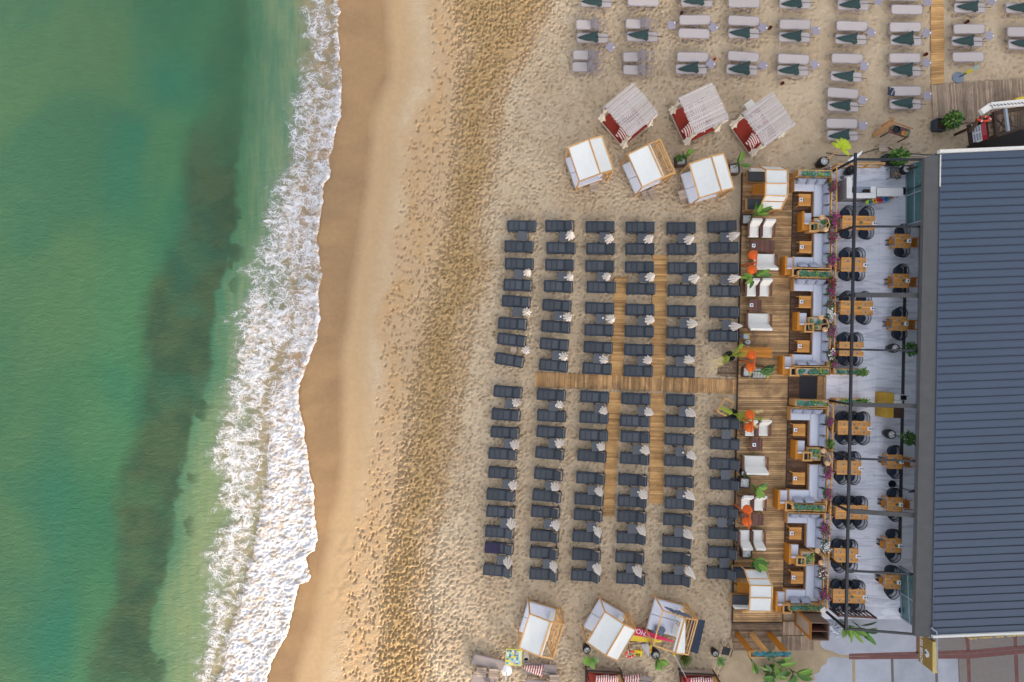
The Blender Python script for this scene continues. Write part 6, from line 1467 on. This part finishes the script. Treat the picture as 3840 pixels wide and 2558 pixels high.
def ring(px, py, z, r, rx, rz, lab, tubr=.065):
    t = thing('life_ring', lab, 'life ring', W0(px, py, z, z), 0); t.rotation_euler = (rx, 0, rz); v = []; f = []; N = 28; K = 8; m = MB(); w = MB()
    for i in range(N):
        a = 2*math.pi*i/N
        for k in range(K): b_ = 2*math.pi*k/K; v.append(((r+tubr*math.cos(b_))*math.cos(a), (r+tubr*math.cos(b_))*math.sin(a), tubr*math.sin(b_)*.8))
    for i in range(N):
        for k in range(K): f.append((i*K+k, ((i+1) % N)*K+k, ((i+1) % N)*K+(k+1) % K, i*K+(k+1) % K))
    m.add(v, f); m.build('ring', buoy_r, t, smooth=True)
    for k in range(4):
        a = k*math.pi/2+.5; w.tube([(r*math.cos(a+d), r*math.sin(a+d), 0) for d in (-.09, 0, .09)], tubr*1.06, 8)
    w.build('white_bands', white_p, t); return t
ring(2363,2453,.75,.27,R(25),0,"orange life ring hanging beside the yellow life jacket")
t = thing('life_jacket', "yellow life jacket with black straps on the rescue rack", 'life jacket', W0(2393,2448,.8,.8), R(-8)); m = MB(); m.rbox(-.26,-.20,-.08,.26,.20,.08,.05); m.build('jacket', yel, t); m = MB()
for k in range(3): m.bar((-.16+.11*k,.0,.09),(-.12+.11*k,-.20,.09),.035,.02); m.bar((-.16+.11*k,.2,.05),(-.2+.11*k,.34,.03),.03,.02)
m.bar((-.18,-.1,.095),(.12,-.08,.095),.03,.02); m.build('straps', black_m, t)
t = thing('life_jacket', "yellow and orange life jacket beside the white folded parasol", 'life jacket', W0(2440,2432,.8,.8), R(85)); m = MB(); m.rbox(-.25,-.07,-.06,.25,.07,.06,.04); m.build('jacket', yel, t); m = MB(); m.bar((-.1,0,.07),(-.02,0,.07),.14,.02); m.build('straps', lamp_o, t)
t = thing('folded_canopy', "white folded parasol hanging over the rescue rack", 'parasol', (0,0,0), 0); a = P(2434,2465,1.6); m = MB(); q = [P(2404,2420,.9), P(2413,2417,.85), P(2421,2420,.9), P(2428,2415,.95), P(2437,2425,.9)]
m.add([a]+q+[a-Vector((0,0,.12))]+[x-Vector((0,0,.1)) for x in q], [(0,i,i+1) for i in range(1,5)]+[(6,i+1,i) for i in range(7,11)]+[(1,7,8,2),(2,8,9,3),(3,9,10,4),(4,10,11,5),(0,5,11,6),(0,6,7,1)]); m.build('canopy', white_c, t); MB().tube([P(2436,2420,0), P(2435,2462,1.6)], .02, 6).build('pole', steel, t)
t = thing('rescue_pole', "long metal pole with red paddle end leaning near the grass tuft", 'pole', (0,0,0), 0); MB().tube([P(2530,2458,1.9), P(2573,2542,.6)], .022, 6).build('shaft', steel, t); m = MB(); b_ = P(2581,2552,.5); m.rbox(b_.x-.14, b_.y-.22, .45, b_.x+.14, b_.y+.16, .52, .03); m.build('paddle', M("red_plastic", (200,50,64), .5, .1), t); MB().ball(P(2528,2455,1.95), .08, 8).build('yellow_cap', yel, t); MB().tube([P(2577,2548,.5), P(2577,2548,-.1)], .02, 5).build('stake', steel, t)
# ---------------------------------------------------------------- bottom left group
t = thing('poster_board', "yellow framed excursion poster board with many small pictures", 'poster', W0(1740+440/2.354,2200+628/2.354,.75,0), R(-4)); m = MB(); m.rbox(-.52,-.52,.66,.52,.52,.70,.01); m.build('board', M('poster_yellow', (200,192,84), .6, .1), t); m = MB(); r = random.Random(9)
pc = [M("poster_sky", (130,170,196), .6, .15, 9), M("poster_sea", (60,120,170), .6, .2, 9), M("poster_pale", (186,200,196), .6, .1, 9), M("poster_dark", (84,104,90), .6, .3, 14), M("poster_pink", (176,120,150), .6, .2, 9)]
for i in range(6):
    for j in range(7):
        if r.random() < .1: continue
        m.cm = r.choices(range(5), [5,3,5,2,1])[0]; x = -.47+i*.157; y = -.44+j*.128; m.box(x, y, .7005, x+.152-.03*r.random(), y+.122-.03*r.random(), .705)
m.build('pictures', pc, t); m = MB()
for k in range(9): m.box(-.46+.02*(k % 3), .44-.0*k, .7005, -.1+.05*k, .455, .704) if k == 8 else None
m.build('headline', black_m, t) if m.v else None; MB().box(-.03,-.03,-.02,.03,.03,.66).build('post', dark_m, t)
t = thing('waste_bin', "round cream bin with black opening beside the poster board", 'bin', W0(1740+549/2.354,2200+650/2.354,.75,0), 0); MB().lathe([(.001,-.02),(.17,-.02),(.18,.75),(.15,.75),(.14,.2),(.001,.2)], n=22).build('bin_body', cream_c, t); MB().lathe([(.001,.5),(.149,.5),(.149,.755),(.165,.765)], n=22, cap=False).build('liner', black_m, t)
TF = Proto(make_beige('flat', taupe_s, beige_f)); TS = Proto(make_beige('s', taupe_s, beige_f))
TF.put(W0(1831,2484,.38), R(-13), "taupe lounger left of the poster board", 'taupe loungers at the bottom'); TS.put(W0(1828,2552,.38), R(-8), "taupe lounger cut by the bottom edge below two crates", 'taupe loungers at the bottom')
TF.put(W0(2028,2510,.38), R(-5), "taupe lounger under the striped folded parasol", 'taupe loungers at the bottom'); TF.put(W0(2385,2552,.38), R(-6), "taupe lounger beside the left red bed at the bottom edge", 'taupe loungers at the bottom'); TF.put(W0(2030,2572,.38), R(-6), "taupe lounger half cut off below the striped parasol", 'taupe loungers at the bottom')
S1 = Proto(make_fold(stripes, 1.35, .36)); S1.put(W0(2010,2511,.4), R(-13), "red and white striped folded parasol lying on a taupe lounger", 'striped folded parasols'); S1.put(W0(2372,2548,.4), R(-6), "red and white striped folded parasol beside the left red bed", 'striped folded parasols')
crate(1740+153/2.354,2200+758/2.354,-4,"pale wooden crate table, left of two between taupe loungers",pale_w,.31,.5); crate(1740+262/2.354,2200+770/2.354,-4,"pale wooden crate table, right of two between taupe loungers",pale_w,.30,.52); crate(1740+797/2.354,2200+820/2.354,-1,"pale wooden crate table below the striped folded parasol",pale_w,.30,.5)
t = thing('flag_base', "round white base with a white furled flag leaning from it", 'flag', W0(1740+375/2.354,2200+745/2.354,.1,0), 0); MB().lathe([(.001,-.02),(.36,-.02),(.36,.05),(.05,.09),(.001,.09)], n=26).build('base', white_p, t); m = MB(); m.slab([[(-.02+.03*k-.30*u, -.05-1.05*u-.04*k, .1+1.2*u) for k in range(4)] for u in np.linspace(0, 1, 7)], .02); m.build('furled_flag', white_c, t)
def red_bed(px, py, deg, lab):
    t = thing('red_daybed', lab, 'daybed', W0(px, py, .4), R(deg), 'red daybeds at the bottom edge'); m = MB(); m.rr().box(-1.1,-1.0,.05,1.1,1.0,.24); m.build('bed_base', pale_w, t); MB().rbox(-1.05,-.97,.24,1.05,.80,.42,.05).build('mattress', red_f, t); m = MB(); m.rr().bar((-1.15,1.0,.6),(1.15,1.0,.6),.08,.14); m.rr().bar((-1.12,.9,.3),(-1.12,-1.0,1.5),.09,.07); m.build('rail', dark_w, t)
    for s in (-1, 1): MB().rr().tube([(s*1.1,.98,-.02),(s*1.1,.98,1.6)], .05, 6).build('post', dark_w, t)
    for k in (-.1, .5):
        p = MB(); p.pillow((k, .55, .56), .9, .55, .26, R(8), R(14)); p.build('striped_cushion', stripes, t)
    c_ = MB(); c_.sheet([[(1.0+.12*math.cos(a), .8+.12*math.sin(a)*(1+.3*math.sin(4*a)), z) for a in np.linspace(0, 6.28, 12)] for z in (1.6, 1.0, .45)]); c_.build('tied_curtain', oak, t)
red_bed(1740+1225/2.354,2200+905/2.354-12,-3,"red daybed with striped cushions at the bottom edge, left one"); red_bed(1740+2055/2.354,2200+920/2.354-10,-3,"red daybed with striped cushions at the bottom edge, right one")
# ---------------------------------------------------------------- top right corner
t = thing('service_cart', "open wooden service counter with black tray and baskets on the sand", 'counter', W0(3366,488,.9,0), R(-17)); m = MB(); m.rr().box(-.52,-.30,.84,.78,.28,.88); m.build('counter_top', brown_w, t)
m = MB(); m.rr().bar((-.56,.30,0.0),(-.50,.32,1.1),.06,.5); m.rr().bar((-.55,.31,1.08),(.85,.31,1.0),.06,.06); m.rr().bar((-.9,-.32,0),(-.52,.25,1.08),.30,.05); m.build('side_boards', WOOD('cart_wood', (184,136,92), (146,100,64), 'x', .6, .15), t)
for a in ((-.45,-.25),(.72,-.25),(.72,.24)): MB().rr().bar((a[0],a[1],-.02),(a[0],a[1],.84),.06,.06,(0,1,0)).build('leg', dark_w, t)
m = MB(); m.lathe([(.001,.88),(.20,.88),(.23,.98),(.20,.98),(.18,.91),(.001,.91)], (-.08,0,0), 20); m.build('tray', black_m, t); m = MB(); m.box(.28,-.24,.88,.58,.0,.90); m.box(.28,-.24,.90,.30,0,1.0); m.box(.56,-.24,.90,.58,0,1.0); m.box(.30,-.24,.90,.56,-.22,1.0); m.box(.30,-.02,.90,.56,0,1.0); m.build('basket', oak, t); m = MB(); m.box(.62,-.2,.88,.80,.2,.91); m.box(-.40,-.02,.885,-.28,.24,.90); m.build('cloth', M("sage_cloth", (96,108,84), .9, .15), t)
crate(3313,552,-2,"small pale square stool below the wooden service counter",pale_w,.26,.5)
def trough_bush(px, py, lab, seed, dx, dy):
    t = thing('potted_bush', lab, 'plant', W0(px, py, .55, 0), BR, None); m = MB(); m.box(-.36,-.36,-.02,.36,.36,.10)
    for s in (-1, 1): m.box(s*.34-.02,-.36,.1,s*.34+.02,.36,.55); m.box(-.319,s*.34-.02,.1,.319,s*.34+.02,.548)
    m.build('planter', navy, t); m = MB(); m.box(-.33,-.33,.4,.33,.33,.48); m.build('soil', soil, t); bush(t, (dx,dy,.85), .48, .46, .42, 420, .22, seed, (leaf_l, leaf_m, leaf_d)); return t
trough_bush(3535,464,"dense green bush in a grey planter at the weathered deck corner",201,.42,.12)
trough_bush(3345,598,"yellowish green bush in a dark planter behind the pergola top beam",202,.25,.05)
m = MB()
pts = [(3098,573),(3140,582),(3200,584),(3245,572),(3300,556),(3330,552),(3352,564),(3400,575),(3460,580),(3525,580)]
m.tube([P(x, y, .03) for x, y in pts], .022, 5); tag(m.build('cable', black_m), "black cable snaking over the sand above the terrace", 'cable')
m = MB(); m.tube([P(x, y, .03) for x, y in ((3402,585),(3430,582),(3462,586),(3492,594))], .018, 5); tag(m.build('hose', white_p), "short white hose on the sand beside the pergola corner", 'hose')
t = thing('white_statue', "white bird shaped decoration on the terrace corner fence", 'statue', W0(3203,596,1.4,TZ), R(20)); m = MB(); m.pillow((-.1,0,1.1), .5, .30, .22, .3, 0, 'x', 7); m.slab([[(.05,-.08,1.15),(.05,.12,1.15)],[(.42,.14,1.3),(.55,.30,1.32)]], .03); m.build('body', white_p, t); MB().tube([(0,0,0),(0,0,1.05)], .03, 6).build('stand', dark_m, t)
t = thing('top_fence', "low amber wooden fence along the top edge of the terrace", 'fence', (0,0,0), 0)
for (a, b_, z) in (((3140,617),(3318,612),1.0),((3148,630),(3300,626),.5)): MB().bar(P(*a, z), P(*b_, z), .09, .09).build('rail', oak, t)
for x in (3142, 3200, 3260, 3316): w = P(x, 616, 1.0); MB().bar(Vector((w.x, w.y, TZ-.3)), Vector((w.x, w.y, 1.03)), .09, .09, (0,1,0)).build('post', oak, t)
# rescue hut at the right edge
t = thing('lifeguard_hut', "open weathered timber hut with white eave at the right edge", 'hut', (0,0,0), 0)
def pb(m, a, b_, w=.12, h=.12): m.rr().bar(P(*a), P(*b_), w, h)
m = MB(); pb(m, (3640,494,2.0), (3672,440,2.0), .10, .30); pb(m, (3727,420,2.4), (3736,510,2.4), .16, .16); pb(m, (3736,510,2.2), (3860,470,2.2), .16, .20); pb(m, (3732,426,2.3), (3860,400,2.3), .2, .2); m.build('beams', dark_w, t)
m = MB(); pb(m, (3678,422,2.65), (3712,398,2.65), .34, .22); pb(m, (3712,398,2.65), (3870,382,2.65), .36, .22); m.build('eave', white_w, t); m = MB()
for k in range(12): pb(m, (3712+13*k, 394-1.2*k, 2.78), (3722+13*k, 399-1.2*k, 2.78), .03, .02)
m.build('painted_lines', blue_d, t)
m = MB(); pb(m, (3770,408,3.0), (3780,492,3.0), .13, .13); m.build('cross_post', steel, t)
for (x, y) in ((3690,455),(3778,490),(3770,410),(3640,560)): w = P(x, y, 2.3); MB().rr().bar(Vector((w.x, w.y, -.05)), Vector((w.x, w.y, 2.3)), .13, .13, (0,1,0)).build('post', dark_w, t)
m = MB(); pb(m, (3738,448,1.2), (3768,476,1.2), .05, .05); pb(m, (3768,440,1.2), (3740,492,1.2), .05, .05); pb(m, (3790,470,1.6), (3850,490,1.6), .05, .05); pb(m, (3785,440,1.2), (3796,465,1.2), .04, .04); m.build('braces', dark_w, t)
m = MB(); q = [(3625,560,0.1),(3650,535,.9),(3870,470,.9),(3870,560,.1)]; m.add([P(*a) for a in q]+[P(a[0],a[1],a[2])-Vector((0,0,.08)) for a in q], [(3,2,1,0),(4,5,6,7),(0,1,5,4),(1,2,6,5),(2,3,7,6),(3,0,4,7)]); m.build('dark_ramp', M("tarred_wood", (40,36,36), .8, .3, 6), t)
plank_strip('floor_boards', [(3733,418),(3850,410),(3850,505),(3737,505)], 10, .5, deck_gx, kind=None, parent=t)
t = thing('information_board', "information board with blue, white and red panels facing the sea", 'sign', (0,0,0), 0)
def vq(u, v): # u along the board, v up the board
    a0, a1 = P(3649,540,.55), P(3640,468,.55); b0_, b1_ = P(3708,520,1.75), P(3700,452,1.75); return a0.lerp(a1, u).lerp(b0_.lerp(b1_, u), v)
def vpatch(u0, u1, v0, v1, off, mt, nm):
    m = MB(); n_ = (vq(1,0)-vq(0,0)).cross(vq(0,1)-vq(0,0)).normalized(); n_ = -n_ if n_.z < 0 else n_
    q = [vq(u0,v0), vq(u1,v0), vq(u1,v1), vq(u0,v1)]; q2 = [x+n_*off for x in q]; q0 = [x-n_*.03 for x in q]; m.add(q0+q2, [(0,3,2,1),(4,5,6,7),(0,1,5,4),(1,2,6,5),(2,3,7,6),(3,0,4,7)][::1]); return m.build(nm, mt, t)
vpatch(-.03,1.03,-.25,1.06,.0,dark_w,'back_board'); vpatch(0,1,0,.06,.02,M("sign_blue", (40,60,110), .5, .05),'blue_panel'); vpatch(0,1,.065,.64,.02,paper,'white_panel'); vpatch(0,1,.645,.98,.02,M("sign_red", (190,40,56), .5, .05),'red_panel')
for i in range(3):
    for j in range(2): vpatch(.08+j*.46,.46+j*.46,.13+i*.17,.24+i*.17,.024,M("sign_text_grey", (150,160,182), .6, .25, 40),'text_block')
for i in range(4): vpatch(.25,.95,.69+i*.07,.72+i*.07,.024,M("sign_text_pink", (222,130,140), .6, .2, 40),'text_line')
vpatch(.82,.92,.12,.17,.026,M("flag_magenta", (170,30,90), .6, .05),'flag_patch'); vpatch(.84,.94,.30,.36,.026,yel,'flag_patch')
m = MB()
for u in (.05, .95): a = vq(u, .5); m.bar(Vector((a.x+.1, a.y, -.05)), Vector((a.x+.1, a.y, a.z)), .08, .08, (0,1,0))
m.build('post', dark_w, t)
ring(3690,446,2.2,.28,R(-50),R(20),"red life ring hanging under the white eave of the hut",.075)
t = thing('yellow_box', "yellow box on the weathered deck at the right edge", 'box', W0(3838,372,.8,.12), R(14)); m = MB(); m.rbox(-.45,-.18,0,.45,.18,.68,.03); m.build('box_body', yel, t); m = MB(); m.box(-.46,-.19,.60,.46,.19,.64); m.build('lid', yel, t)
t = thing('sign_stand', "round blue grey base with a leaning illustrated board on the sand", 'sign', W0(2900+1743/2.504,725/2.504,.1,0), R(28)); MB().lathe([(.001,-.02),(.36,-.02),(.36,.06),(.06,.12),(.001,.12)], n=28).build('base', M("blue_base", (122,130,144), .7, .2), t); m = MB(); m.slab([[(.22,-.10,.2),(.22,.10,.2)],[(.50,-.10,.5),(.50,.10,.5)],[(.80,-.08,.8),(.80,.12,.8)]], .03); m.build('board', M("board_mint", (150,170,160), .6, .25, 7), t); m = MB(); m.slab([[(.30,-.085,.30),(.30,.085,.30)],[(.56,-.085,.585),(.56,.085,.585)]], .02); m.build('yellow_print', yel, t); MB().tube([(0,0,.1),(.28,0,.4)], .03, 6).build('stem', dark_m, t)
# dried weed and wood scraps on the sand
